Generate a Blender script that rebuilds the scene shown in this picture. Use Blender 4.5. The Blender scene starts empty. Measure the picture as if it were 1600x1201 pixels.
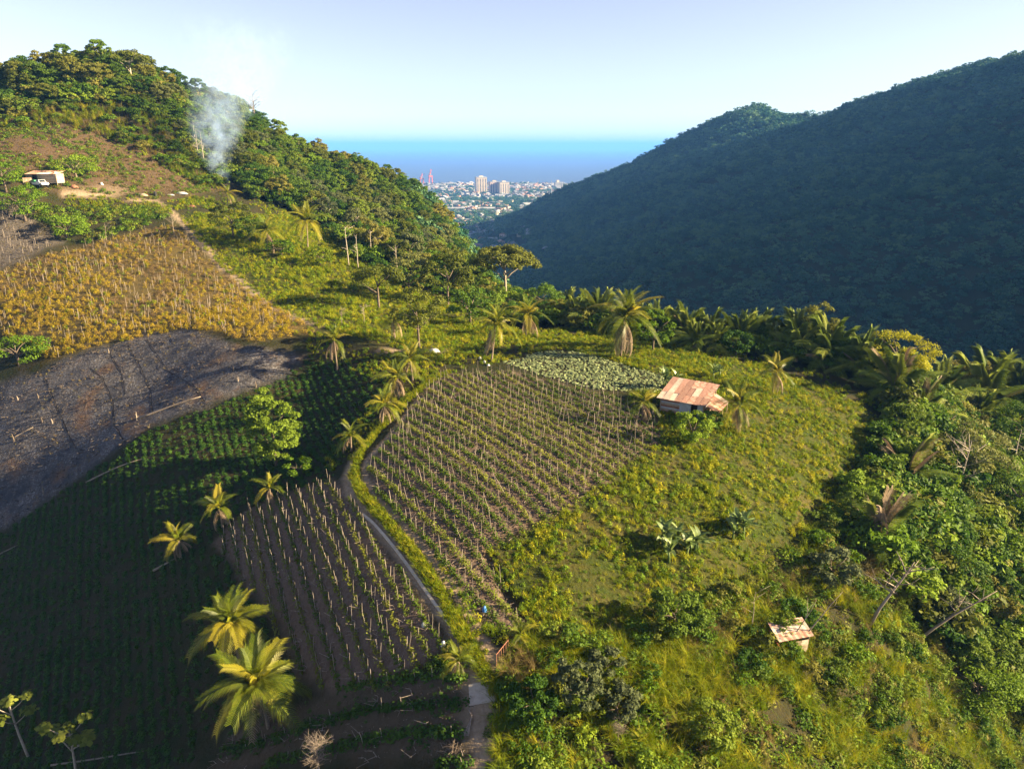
import bpy, math, random
import numpy as np
from mathutils import Vector, Matrix, Euler

# ------------------------------------------------------------------ camera, sky, sun, exposure
sc = bpy.context.scene
col = sc.collection
CAM_Z = 160.0
PITCH = math.radians(18.67)
FPX = 1101.0                                   # focal length in pixels of a 1600 px wide picture
cam_d = bpy.data.cameras.new('camera'); cam = bpy.data.objects.new('camera', cam_d); col.objects.link(cam)
cam_d.sensor_width = 36.0; cam_d.lens = 36.0 * FPX / 1600.0
cam_d.clip_start = 0.5; cam_d.clip_end = 200000.0
cam.location = (0, 0, CAM_Z); cam.rotation_euler = (math.pi / 2 - PITCH, 0, 0)
sc.camera = cam

SUN_EL = math.radians(20.0)
SUN_AZ = math.radians(-4.0)                   # 0 = +X (right of the picture), negative = towards the camera's back
world = bpy.data.worlds.new('World'); sc.world = world; world.use_nodes = True
wn = world.node_tree
sky = wn.nodes.new('ShaderNodeTexSky'); sky.sky_type = 'NISHITA'; sky.sun_disc = False
sky.sun_elevation = SUN_EL; sky.sun_rotation = math.pi / 2 - SUN_AZ
sky.altitude = 160; sky.air_density = 0.8; sky.dust_density = 0.2; sky.ozone_density = 1.0
bg = wn.nodes['Background']; bg.inputs['Strength'].default_value = 0.041
hsv = wn.nodes.new('ShaderNodeHueSaturation'); hsv.inputs['Saturation'].default_value = 0.66; hsv.inputs['Hue'].default_value = 0.527
wn.links.new(sky.outputs['Color'], hsv.inputs['Color']); wn.links.new(hsv.outputs['Color'], bg.inputs['Color'])
sun_d = bpy.data.lights.new('sun', 'SUN'); sun = bpy.data.objects.new('sun', sun_d); col.objects.link(sun)
sun_d.energy = 5.0; sun_d.angle = math.radians(0.53); sun_d.color = (1.0, 0.79, 0.48)
sdir = Vector((math.cos(SUN_EL) * math.cos(SUN_AZ), math.cos(SUN_EL) * math.sin(SUN_AZ), math.sin(SUN_EL)))
sun.rotation_euler = (-sdir).to_track_quat('-Z', 'Y').to_euler()
sun.location = (80, -20, 260)
sc.view_settings.view_transform = 'Standard'; sc.view_settings.look = 'None'
sc.view_settings.exposure = 2.4; sc.view_settings.gamma = 1.0; sc.view_settings.use_curve_mapping = False
sc.render.engine = 'CYCLES'
sc.cycles.use_denoising = True
sc.cycles.max_bounces = 6; sc.cycles.diffuse_bounces = 3; sc.cycles.glossy_bounces = 2
sc.cycles.transmission_bounces = 3; sc.cycles.volume_bounces = 1; sc.cycles.transparent_max_bounces = 8
sc.cycles.volume_max_steps = 128

random.seed(7); rng = np.random.default_rng(7)

# ------------------------------------------------------------------ small helpers
def link(o, parent=None):
    col.objects.link(o)
    if parent is not None: o.parent = parent
    return o
def tag(o, label=None, cat=None, group=None, kind=None):
    if label: o['label'] = label
    if cat: o['category'] = cat
    if group: o['group'] = group
    if kind: o['kind'] = kind
    return o
def empty(name, loc=(0, 0, 0), rz=0.0, scale=1.0):
    o = bpy.data.objects.new(name, None); o.empty_display_size = 0.3
    o.location = loc; o.rotation_euler = (0, 0, rz); o.scale = (scale,) * 3
    return link(o)
def mesh_from(name, V, F, mats=(), fmat=None, smooth=False, attrs=None):
    """V (n,3) array; F list of index tuples or an (m,k) array."""
    me = bpy.data.meshes.new(name)
    V = np.asarray(V, dtype=np.float32)
    if isinstance(F, np.ndarray):
        m, k = F.shape
        me.vertices.add(len(V)); me.vertices.foreach_set('co', V.ravel())
        me.loops.add(m * k); me.loops.foreach_set('vertex_index', F.astype(np.int32).ravel())
        me.polygons.add(m); me.polygons.foreach_set('loop_start', np.arange(0, m * k, k, dtype=np.int32))
        me.update(calc_edges=True)
    else:
        me.from_pydata(V.tolist(), [], [tuple(f) for f in F])
    for mt in mats: me.materials.append(mt)
    if fmat is not None: me.polygons.foreach_set('material_index', np.asarray(fmat, dtype=np.int32))
    if smooth: me.polygons.foreach_set('use_smooth', np.ones(len(me.polygons), dtype=bool))
    if attrs:
        for k_, v_ in attrs.items():
            a = me.attributes.new(k_, 'FLOAT', 'POINT'); a.data.foreach_set('value', np.asarray(v_, dtype=np.float32))
    me.update()
    return me
def obj(name, me, parent=None, loc=None, rot=None, scale=None):
    o = bpy.data.objects.new(name, me)
    if loc is not None: o.location = loc
    if rot is not None: o.rotation_euler = rot
    if scale is not None: o.scale = (scale,) * 3 if np.isscalar(scale) else scale
    return link(o, parent)

class MB:
    """Collects shapes into one mesh."""
    def __init__(s): s.v = []; s.f = []; s.m = []; s.n = 0
    def add(s, V, F, mi=0):
        V = np.asarray(V, float); s.v.append(V)
        for f in F: s.f.append(tuple(i + s.n for i in f)); s.m.append(mi)
        s.n += len(V)
    def box(s, lo, hi, mi=0, M=None):
        (a, b, c), (d, e, g) = lo, hi
        V = np.array([(a,b,c),(d,b,c),(d,e,c),(a,e,c),(a,b,g),(d,b,g),(d,e,g),(a,e,g)], float)
        if M is not None: V = np.array([M @ Vector(p) for p in V])
        s.add(V, [(0,3,2,1),(4,5,6,7),(0,1,5,4),(1,2,6,5),(2,3,7,6),(3,0,4,7)], mi)
    def tube(s, pts, rad, seg=6, mi=0, cap=True):
        pts = [Vector(p) for p in pts]; n = len(pts)
        if np.isscalar(rad): rad = [rad] * n
        V = []; F = []
        up = Vector((0.13, 0.21, 0.97)); 
        for i, p in enumerate(pts):
            t = (pts[min(i + 1, n - 1)] - pts[max(i - 1, 0)]).normalized()
            a = t.cross(up)
            if a.length < 1e-3: a = t.cross(Vector((1, 0, 0)))
            a.normalize(); b = t.cross(a).normalized()
            for k in range(seg):
                w = 2 * math.pi * k / seg
                V.append(p + (a * math.cos(w) + b * math.sin(w)) * rad[i])
        for i in range(n - 1):
            for k in range(seg):
                k2 = (k + 1) % seg
                F.append((i * seg + k, i * seg + k2, (i + 1) * seg + k2, (i + 1) * seg + k))
        if cap:
            F.append(tuple(range(seg - 1, -1, -1))); F.append(tuple((n - 1) * seg + k for k in range(seg)))
        s.add(V, F, mi)
    def poly(s, V, F, mi=0): s.add(V, F, mi)
    def mesh(s, name, mats=(), smooth=False):
        return mesh_from(name, np.concatenate(s.v), s.f, mats, s.m, smooth)

# ------------------------------------------------------------------ materials
def new_mat(name):
    m = bpy.data.materials.new(name); m.use_nodes = True
    nt = m.node_tree; return m, nt, nt.nodes['Principled BSDF']
def node(nt, t, **kw):
    n = nt.nodes.new(t)
    for k, v in kw.items():
        if k.startswith('i_'): n.inputs[k[2:].replace('_', ' ')].default_value = v
        else: setattr(n, k, v)
    return n
def mixc(nt, fac, a, b):
    n = nt.nodes.new('ShaderNodeMix'); n.data_type = 'RGBA'
    for sock, val in ((n.inputs[0], fac), (n.inputs[6], a), (n.inputs[7], b)):
        if hasattr(val, 'is_linked'): nt.links.new(val, sock)
        else: sock.default_value = val if np.isscalar(val) else (*val, 1)[:4]
    return n.outputs[2]
def noise(nt, scale, detail=4, rough=0.55, vec=None, out='Fac'):
    n = node(nt, 'ShaderNodeTexNoise'); n.inputs['Scale'].default_value = scale
    n.inputs['Detail'].default_value = detail; n.inputs['Roughness'].default_value = rough
    if vec is not None: nt.links.new(vec, n.inputs['Vector'])
    return n.outputs[out]
def ramp(nt, fac, lo, hi):
    n = node(nt, 'ShaderNodeMapRange'); n.inputs['From Min'].default_value = lo; n.inputs['From Max'].default_value = hi
    nt.links.new(fac, n.inputs['Value']); return n.outputs['Result']
def attr(nt, name):
    n = node(nt, 'ShaderNodeAttribute'); n.attribute_name = name; return n.outputs['Fac']
def math_n(nt, op, a, b=0.0):
    n = node(nt, 'ShaderNodeMath', operation=op)
    for i, v in enumerate((a, b)):
        if hasattr(v, 'is_linked'): nt.links.new(v, n.inputs[i])
        else: n.inputs[i].default_value = v
    return n.outputs[0]
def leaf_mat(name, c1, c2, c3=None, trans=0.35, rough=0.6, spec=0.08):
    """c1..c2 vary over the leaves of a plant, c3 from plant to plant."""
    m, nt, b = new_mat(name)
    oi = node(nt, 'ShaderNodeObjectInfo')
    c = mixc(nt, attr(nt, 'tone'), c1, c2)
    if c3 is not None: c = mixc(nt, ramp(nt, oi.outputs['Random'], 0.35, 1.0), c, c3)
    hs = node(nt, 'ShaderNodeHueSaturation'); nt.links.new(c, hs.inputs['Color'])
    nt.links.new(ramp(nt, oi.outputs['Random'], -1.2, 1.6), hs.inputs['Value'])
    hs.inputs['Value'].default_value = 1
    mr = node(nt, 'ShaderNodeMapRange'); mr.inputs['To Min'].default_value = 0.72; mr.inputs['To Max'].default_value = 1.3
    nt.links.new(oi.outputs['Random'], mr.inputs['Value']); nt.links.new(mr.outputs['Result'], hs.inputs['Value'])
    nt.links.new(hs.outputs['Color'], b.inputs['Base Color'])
    b.inputs['Roughness'].default_value = rough; b.inputs['Specular IOR Level'].default_value = spec
    if trans > 0:
        tr = node(nt, 'ShaderNodeBsdfTranslucent'); nt.links.new(hs.outputs['Color'], tr.inputs['Color'])
        mx = node(nt, 'ShaderNodeMixShader'); mx.inputs[0].default_value = trans
        nt.links.new(b.outputs[0], mx.inputs[1]); nt.links.new(tr.outputs[0], mx.inputs[2])
        nt.links.new(mx.outputs[0], nt.nodes['Material Output'].inputs['Surface'])
    return m
def plain_mat(name, c1, c2, scale=3.0, rough=0.8, spec=0.3, bump=0.0, metal=0.0, lo=0.3, hi=0.7):
    m, nt, b = new_mat(name)
    tc = node(nt, 'ShaderNodeTexCoord')
    f = noise(nt, scale, 5, 0.6, tc.outputs['Object'])
    oi = node(nt, 'ShaderNodeObjectInfo')
    c = mixc(nt, ramp(nt, f, lo, hi), c1, c2)
    hs = node(nt, 'ShaderNodeHueSaturation'); nt.links.new(c, hs.inputs['Color'])
    mr = node(nt, 'ShaderNodeMapRange'); mr.inputs['To Min'].default_value = 0.78; mr.inputs['To Max'].default_value = 1.2
    nt.links.new(oi.outputs['Random'], mr.inputs['Value']); nt.links.new(mr.outputs['Result'], hs.inputs['Value'])
    nt.links.new(hs.outputs['Color'], b.inputs['Base Color'])
    b.inputs['Roughness'].default_value = rough; b.inputs['Specular IOR Level'].default_value = spec; b.inputs['Metallic'].default_value = metal
    if bump:
        bp = node(nt, 'ShaderNodeBump'); bp.inputs['Strength'].default_value = bump; bp.inputs['Distance'].default_value = 0.041
        nt.links.new(f, bp.inputs['Height']); nt.links.new(bp.outputs[0], b.inputs['Normal'])
    return m

# ------------------------------------------------------------------ the lie of the land
SP, CP = math.sin(PITCH), math.cos(PITCH)
def ray(u, v):
    xc = (u - 800.0) / FPX; yc = (600.5 - v) / FPX
    return np.array([xc, CP + yc * SP, -SP + yc * CP])
def P(u, v, Y):
    d = ray(u, v); return np.array([0, 0, CAM_Z]) + d * (Y / d[1])
_uvY = [
 # foreground ridge, row by row from the bottom of the view to the saddle
 (760,1190,34),(900,1190,35),(600,1190,36),(400,1190,41),(200,1190,46),(0,1190,51),(1100,1190,36.5),(1300,1190,40),(1450,1190,46),(1600,1190,54),
 (730,1040,41),(560,1040,44),(400,1040,50),(200,1040,56.5),(0,1040,62.5),(900,1040,41.5),(1100,1040,43.5),(1230,990,48),(1400,1040,50),(1600,1040,63),
 (640,900,51),(500,900,54),(330,900,60),(150,900,69),(0,900,76),(800,900,51),(1000,900,52),(1200,900,55),(1350,900,59),(1450,900,66),(1600,900,76),
 (590,800,60),(450,800,64.5),(250,800,74),(0,800,88),(760,800,58),(950,800,58.5),(1150,800,61),(1300,800,66),(1400,800,73),(1600,800,90),
 (580,700,73),(440,720,80.5),(200,700,88),(0,700,97),(800,700,70),(1000,700,70),(1200,700,74),(1350,700,80),(1450,700,88),(1600,700,104),
 (660,600,91),(480,600,97.5),(250,600,102),(0,600,110),(850,600,90),(1000,600,89),(1150,600,91),(1250,600,96),(1400,600,106),(1600,600,125),
 (560,550,101),(800,550,103),(1000,550,104),(1150,550,109),(400,550,103),(150,550,112),(0,550,118),
 (700,520,115),(900,520,117),(300,520,112),(0,520,125),
 (600,480,128),(400,480,124),(200,480,128),(0,480,133),(720,480,138),
 (350,430,142),(150,430,142),(0,430,146),(500,430,145),(620,430,155),
 (230,370,160),(100,370,160),(350,370,162),(450,370,168),(0,370,155),
 (300,330,178),(150,330,170),(400,330,190),(70,300,172),(180,300,180),(280,300,190),(0,300,168),
 (100,250,188),(220,250,200),(310,250,215),(50,200,198),(180,200,208),(260,200,216),(0,240,184),
 (100,150,212),(200,150,220),(0,165,206),
 # crests of the left hill and of the wooded hill behind it
 (100,117,228),(0,140,226),(200,117,229),(285,168,236),(350,188,245),(430,226,262),(500,254,285),(590,298,310),(650,352,320),(700,398,320),(742,430,310),
 (560,380,186),(640,400,172),(700,430,165),(480,300,240),(600,340,240),(680,392,235),(400,280,215),
 # mountain across the valley: a nearer spur and the main slope and crest
 (1000,385,650),(1150,350,640),(1350,335,560),(1600,330,500),(1000,430,560),(1200,430,480),(1450,430,430),(1600,480,380),
 (1100,300,850),(1300,260,800),(1500,220,720),(820,334,1350),(900,300,1350),(1000,253,1300),(1100,215,1250),(1160,196,1210),(1180,188,1200),(1200,198,1190),(1260,201,1100),(1400,160,950),(1600,104,800),
]
_xyD = [
 (0,18,38),(30,20,41),(-30,20,46),(60,28,56),(-70,25,72),
 (-60,420,70),(-150,420,40),(-20,420,128),(-250,400,18),(-60,330,40),
 (20,250,78),(60,200,76),(60,300,110),(100,160,70),(150,200,95),(150,120,68),(90,132,52),(40,165,52),(15,195,50),(0,350,125),(0,500,140),(-50,600,143),
 (0,800,147),(0,1000,150),(-30,1400,153),(-200,700,122),(-300,1000,146),(-400,1500,154),(-100,1900,156),(200,2200,156),(-700,2000,156),
 (150,350,112),(250,350,112),(80,600,132),(60,900,146),(40,1200,150),
 (760,600,-115),(730,400,-125),(710,250,-125),(700,100,-120),(700,0,-110),(700,-60,-110),(430,250,66),(440,100,70),(440,0,70),(320,200,102),(330,60,104),(330,-20,104),(160,60,84),(110,60,64),(110,30,72),(110,-10,80),(250,150,108),(1000,300,0),(1000,100,0),(1000,-60,0),  # unseen ridge right of the view, added high to keep the mountain slope shaded
 (-120,60,84),(-150,120,52),(-200,200,2),(-300,300,0),(-250,150,22),(-100,40,84),(-400,600,70),(-150,60,80),
 (900,1500,60),(500,1700,120),(300,1700,145),(1500,1200,20),(500,2000,154),(1200,2000,140),(1400,700,60),
]
_ctl = np.array([P(*q) for q in _uvY] + [(x, y, CAM_Z - d) for x, y, d in _xyD])
def _tp(x, y):
    r = np.hypot(x, y); return np.stack([np.arctan2(x, y) * 1.15, np.log(np.maximum(r, 8.0))], -1)
def _kern(A, B):
    d2 = ((A[:, None, :] - B[None, :, :]) ** 2).sum(-1); return 0.5 * d2 * np.log(d2 + 1e-12)
_cp = _tp(_ctl[:, 0], _ctl[:, 1]); _n = len(_cp)
_A = np.zeros((_n + 3, _n + 3)); _A[:_n, :_n] = _kern(_cp, _cp) + np.eye(_n) * 4e-4
_A[:_n, _n] = 1; _A[:_n, _n + 1:] = _cp; _A[_n, :_n] = 1; _A[_n + 1:, :_n] = _cp.T
_w = np.linalg.solve(_A, np.concatenate([_ctl[:, 2], np.zeros(3)]))
_perm = rng.permutation(65536).astype(np.int64)
def _hash(ix, iy): return _perm[(ix + _perm[iy & 65535]) & 65535] / 65535.0
def vnoise(x, y):
    ix = np.floor(x).astype(np.int64); iy = np.floor(y).astype(np.int64); fx = x - ix; fy = y - iy
    fx = fx * fx * (3 - 2 * fx); fy = fy * fy * (3 - 2 * fy)
    a = _hash(ix, iy); b = _hash(ix + 1, iy); c = _hash(ix, iy + 1); d = _hash(ix + 1, iy + 1)
    return (a + (b - a) * fx) + ((c + (d - c) * fx) - (a + (b - a) * fx)) * fy
def fbm(x, y, s, o=4):
    t = 0; a = 0.5
    for k in range(o):
        t = t + a * (vnoise(x / s + 31.7 * k, y / s + 17.3 * k) - 0.5) * 2; s = s / 2.03; a *= 0.5
    return t
def zt(x, y):
    x = np.atleast_1d(np.asarray(x, float)); y = np.atleast_1d(np.asarray(y, float)); out = np.empty(len(x))
    for i in range(0, len(x), 20000):
        q = _tp(x[i:i + 20000], y[i:i + 20000])
        out[i:i + 20000] = _kern(q, _cp) @ _w[:_n] + _w[_n] + q @ _w[_n + 1:]
    r = np.hypot(x, y)
    out += fbm(x, y, 9.0, 3) * np.clip((r - 30) / 300, 0.12, 0.6)
    far = np.clip((r - 330) / 300, 0, 1)
    g = fbm(x * 0.6 + y * 0.8, (y * 0.6 - x * 0.8) * 0.45, 150.0, 4)
    out += far * np.clip((out - 18) / 40, 0, 1) * (1 - np.abs(g) * 2.4) * 20.0 - far * np.clip((out - 18) / 40, 0, 1) * 11.0
    for (u_, v_, Y_, hh, rad) in ((1181, 188, 1200, 9, 40), (1172, 188, 1200, 6, 70)):
        d = ray(u_, v_); qx = d[0] / d[1] * Y_
        out += hh * np.exp(-((x - qx) ** 2 + (y - Y_) ** 2) / rad ** 2)
    return np.maximum(out, 1.2)
def z1(x, y): return float(zt([x], [y])[0])
_TS = np.concatenate([np.arange(24, 420, 0.75), np.arange(420, 2600, 6)])
def ground(u, v):
    """Where the sight line of a spot in the photograph meets the land."""
    d = ray(u, v); t = _TS / d[1]
    p = np.array([0, 0, CAM_Z])[None] + d[None] * t[:, None]
    h = p[:, 2] - zt(p[:, 0], p[:, 1])
    if v > 470:
        h = np.where(_TS < 170, h, 1e6)
    k = np.argmax(h < 0)
    if h[k] >= 0: k = int(np.argmin(h + 1e3 * (_TS > 420)))
    elif k > 0:
        f = h[k - 1] / (h[k - 1] - h[k]); q = p[k - 1] + (p[k] - p[k - 1]) * f
        return Vector((q[0], q[1], z1(q[0], q[1])))
    return Vector((p[k][0], p[k][1], z1(p[k][0], p[k][1])))
def gpoly(pts): return np.array([[g.x, g.y] for g in (ground(u, v) for u, v in pts)])
def inpoly(x, y, poly):
    r = np.zeros(len(x), bool); n = len(poly); j = n - 1
    for i in range(n):
        xi, yi = poly[i]; xj, yj = poly[j]
        c = ((yi > y) != (yj > y)) & (x < (xj - xi) * (y - yi) / (yj - yi + 1e-12) + xi); r ^= c; j = i
    return r
def polydist(x, y, poly, closed=True):
    d = np.full(len(x), 1e9); n = len(poly)
    for i in range(n if closed else n - 1):
        a = poly[i]; b = poly[(i + 1) % n]; e = b - a
        t = np.clip(((x - a[0]) * e[0] + (y - a[1]) * e[1]) / (e @ e + 1e-12), 0, 1)
        d = np.minimum(d, np.hypot(x - a[0] - t * e[0], y - a[1] - t * e[1]))
    return d
def px_size(x, y, z):
    """pixels per metre (1600 px picture) at a point"""
    return FPX / max(1.0, (y * CP - (z - CAM_Z) * SP))

FIELD = gpoly([(690,587),(800,580),(930,612),(1020,640),(1032,690),(1000,715),(940,760),(860,810),(762,860),(790,920),(832,980),(826,990),(780,985),(735,945),(700,890),(645,830),(595,780),(574,745),(576,720),(604,690),(652,625)])
FIELD_L = gpoly([(520,748),(545,775),(590,838),(640,910),(672,965),(690,1010),(660,1045),(600,1072),(520,1085),(480,1060),(440,1000),(400,930),(330,850),(380,800),(440,772)])
ROWS_B = gpoly([(500,1090),(720,1050),(725,1200),(330,1200),(360,1140)])
BURNT = gpoly([(-90,640),(0,600),(60,580),(150,545),(230,522),(290,514),(380,540),(478,555),(440,590),(330,632),(240,665),(190,700),(130,740),(60,790),(0,830),(-90,870)])
YELLOW = gpoly([(-90,450),(0,425),(130,385),(270,352),(300,380),(370,440),(470,500),(490,520),(400,535),(290,514),(180,535),(80,562),(40,545),(0,520),(-90,530)])
GREYF = gpoly([(-80,300),(0,315),(30,330),(102,378),(50,400),(0,420),(-80,445)])
CABBAGE = gpoly([(785,566),(850,548),(900,550),(960,565),(1052,592),(1034,614),(930,608),(850,588)])
MEADOW = gpoly([(830,530),(960,520),(1100,550),(1250,590),(1380,660),(1415,700),(1330,770),(1250,840),(1180,900),(1000,990),(850,995),(832,980),(790,920),(762,860),(860,810),(1000,715),(1032,690),(1030,640),(1052,592),(960,565),(900,550)])
MEADOW_L = gpoly([(280,338),(400,335),(500,345),(560,390),(640,450),(740,480),(820,520),(690,562),(640,552),(500,512),(470,500),(370,440),(320,390)])
BARE = gpoly([(-60,200),(0,190),(100,172),(190,195),(260,235),(330,275),(350,296),(250,312),(100,296),(60,300),(0,270),(-60,260)])
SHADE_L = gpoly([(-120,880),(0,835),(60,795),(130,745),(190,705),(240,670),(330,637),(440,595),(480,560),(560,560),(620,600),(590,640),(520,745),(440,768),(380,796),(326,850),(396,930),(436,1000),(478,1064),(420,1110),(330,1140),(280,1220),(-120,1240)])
VERGE = [(775,1080),(745,1030),(720,985),(690,930),(650,870),(600,810),(568,775),(553,745),(560,715),(590,675),(630,630),(668,598),(700,582)]
RUT_L = [(757,1060),(722,1005),(694,962),(660,915),(622,862),(575,808),(548,775),(541,745),(553,715),(585,678),(612,650)]
RUT_R = [(790,1060),(752,995),(728,945),(690,890),(640,830),(590,782),(568,745),(573,722),(600,690),(650,630),(680,602)]
GUTTER = [(727,1010),(694,962),(660,915),(622,862),(575,808),(562,800)]
SLAB = [(765,1215),(760,1150),(752,1090),(750,1050)]
SLAB_C = [(756,1108),(752,1085),(749,1050)]
TRAIL = [(272,335),(290,352),(318,383),(350,418),(390,452),(430,482),(465,497),(500,508)]
TRAIL2 = [(100,302),(180,308),(245,315),(272,335)]
PADS = [(610,549,22,5),(690,548,25,4),(150,300,60,9)]
# ------------------------------------------------------------------ the ground, one sheet cut into its pieces
th = np.concatenate([np.linspace(-72, -46, 50, endpoint=False), np.linspace(-46, 46, 520), np.linspace(46, 96, 90)[1:]]) * math.pi / 180
rr = [17.0]
while rr[-1] < 2300:
    r_ = rr[-1]; rr.append(r_ * (1 + (0.0085 if r_ < 140 else 0.0105 if r_ < 400 else 0.016)))
rr = np.array(rr)
TH, RR = np.meshgrid(th, rr, indexing='ij')
gx = (RR * np.sin(TH)).ravel(); gy = (RR * np.cos(TH)).ravel(); gz = zt(gx, gy)
nt_, nr_ = len(th), len(rr)

def soft(poly, w=0.5, closed=True):
    d = polydist(gx, gy, poly); s = np.where(inpoly(gx, gy, poly), d, -d)
    s = s + fbm(gx, gy, 2.2, 3) * w * 1.4
    return np.clip(s / w * 0.5 + 0.5, 0, 1)
m_field = np.maximum(soft(FIELD, .5), np.maximum(soft(FIELD_L, .5), soft(ROWS_B, .5) * .45))
m_burnt = soft(BURNT, .8); m_yel = soft(YELLOW, .9); m_grey = soft(GREYF, 1.0); m_bare = soft(BARE, 5.0)
m_mead = np.maximum(soft(MEADOW, 1.2), soft(MEADOW_L, 2.0))
def line_mask(pts, w):
    L = gpoly(pts); return np.clip(1.5 - polydist(gx, gy, L, False) / w + fbm(gx, gy, 1.5, 2) * 0.4, 0, 1)
m_path = np.maximum.reduce([line_mask(RUT_L, .5), line_mask(RUT_R, .45), line_mask(TRAIL, .8), line_mask(TRAIL2, .7), line_mask(SLAB, 1.25)])
for (u, v, a, b) in PADS:
    L = gpoly([(u + a * math.cos(t), v + b * math.sin(t)) for t in np.linspace(0, 2 * math.pi, 12)[:-1]])
    m_path = np.maximum(m_path, soft(L, .6) * (.45 if a > 40 else .9))
# furrow cuts that drain the burnt field
FURROWS = [[(118,700),(90,640),(70,590)],[(140,575),(160,590),(175,625),(178,660),(196,695)],[(200,540),(215,565),(235,610),(238,645)],[(228,530),(262,580),(300,600),(322,632)],[(168,545),(190,585),(195,620)]]
m_cut = np.maximum.reduce([np.clip(1.3 - polydist(gx, gy, gpoly(f), False) / .35, 0, 1) for f in FURROWS])
gz = gz - np.clip(line_mask(RUT_R, .5) + line_mask(RUT_L, .5), 0, 1) * 0.08
# small bank at the far rim of the burnt field, the ditch beside the staked field
DITCH = gpoly([(760,862),(790,922),(832,985),(845,1000)])
m_ditch = np.clip(1.4 - polydist(gx, gy, DITCH, False) / .5, 0, 1); gz = gz - m_ditch * 0.5

m_gmat, nt, b = new_mat('ground')
tc = node(nt, 'ShaderNodeTexCoord'); ov = tc.outputs['Object']
n1 = noise(nt, 0.35, 6, 0.6, ov); n2 = noise(nt, 2.2, 5, 0.65, ov); n3 = noise(nt, 0.06, 4, 0.5, ov)
c = mixc(nt, ramp(nt, n1, .35, .65), (.022, .028, .008), (.040, .032, .015))
c = mixc(nt, attr(nt, 'mead'), c, mixc(nt, ramp(nt, n1, .38, .68), (.040, .056, .008), (.080, .066, .018)))
c = mixc(nt, math_n(nt, 'MULTIPLY', ramp(nt, noise(nt, 6.0, 5, .7, ov), .48, .62), .75), c, mixc(nt, .35, c, (0.01, 0.014, 0.003)))
c = mixc(nt, attr(nt, 'bare'), c, mixc(nt, ramp(nt, n2, .3, .7), (.115, .074, .042), (.052, .040, .024)))
c = mixc(nt, attr(nt, 'field'), c, mixc(nt, ramp(nt, n2, .3, .75), (.100, .070, .050), (.165, .118, .085)))
c = mixc(nt, attr(nt, 'yel'), c, mixc(nt, ramp(nt, n1, .35, .7), (.12, .085, .028), (.075, .062, .02)))
c = mixc(nt, attr(nt, 'grey'), c, mixc(nt, ramp(nt, n2, .3, .7), (.10, .085, .07), (.055, .048, .042)))
ash = math_n(nt, 'MULTIPLY', ramp(nt, noise(nt, 3.5, 6, .75, ov), .50, .72), ramp(nt, n1, .35, .6))
cb = mixc(nt, ramp(nt, n1, .36, .62), (.046, .046, .053), (.082, .072, .068))
cb = mixc(nt, ash, cb, (.34, .34, .35))
cb = mixc(nt, math_n(nt, 'MULTIPLY', ramp(nt, noise(nt, .16, 4, .6, ov), .55, .68), .7), cb, (.15, .085, .045))
c = mixc(nt, attr(nt, 'burnt'), c, cb)
c = mixc(nt, attr(nt, 'path'), c, mixc(nt, ramp(nt, n2, .3, .7), (.21, .155, .10), (.34, .26, .175)))
c = mixc(nt, attr(nt, 'wood'), c, mixc(nt, ramp(nt, n2, .35, .65), (.018, .030, .010), (.035, .044, .016)))
nt.links.new(c, b.inputs['Base Color']); b.inputs['Roughness'].default_value = .95; b.inputs['Specular IOR Level'].default_value = .1
bp = node(nt, 'ShaderNodeBump'); bp.inputs['Strength'].default_value = .8; bp.inputs['Distance'].default_value = .25
nt.links.new(n2, bp.inputs['Height']); nt.links.new(bp.outputs[0], b.inputs['Normal'])
GROUND = m_gmat
R_g = np.hypot(gx, gy)
m_wood = np.clip((R_g - 230) / 60, 0, 1)
A_all = dict(field=m_field, burnt=m_burnt, yel=m_yel, grey=m_grey, bare=m_bare, mead=m_mead, path=m_path, wood=m_wood)
ii, jj = np.meshgrid(np.arange(nt_ - 1), np.arange(nr_ - 1), indexing='ij'); a0 = (ii * nr_ + jj).ravel()
Q = np.stack([a0, a0 + 1, a0 + nr_ + 1, a0 + nr_], -1)
qx = gx[Q].mean(1); qy = gy[Q].mean(1); qr = np.hypot(qx, qy)
zone = np.zeros(len(Q), int)
zone[(qr > 330)] = 1
zone[(qr > 420) & (gz[Q].mean(1) < 12)] = 9
for k, poly in ((2, MEADOW), (3, FIELD), (4, FIELD_L), (5, BURNT), (6, YELLOW), (7, GREYF), (8, CABBAGE), (10, BARE), (11, ROWS_B)):
    zone[inpoly(qx, qy, poly)] = k
for k, nm in {0: 'hill_ground', 1: 'mountain_terrain', 2: 'meadow', 3: 'staked_field_soil', 4: 'lower_field_soil', 5: 'burnt_field', 6: 'dry_field_soil', 7: 'grey_field_soil', 8: 'cabbage_field_soil', 9: 'valley_floor', 10: 'cleared_slope', 11: 'terrace_soil'}.items():
    q = Q[zone == k]
    if not len(q): continue
    uq, inv = np.unique(q, return_inverse=True)
    me = mesh_from(nm, np.stack([gx, gy, gz], -1)[uq], inv.reshape(q.shape), (GROUND,), smooth=True, attrs={n_: v_[uq] for n_, v_ in A_all.items()})
    tag(obj(nm, me), kind='structure')

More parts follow.
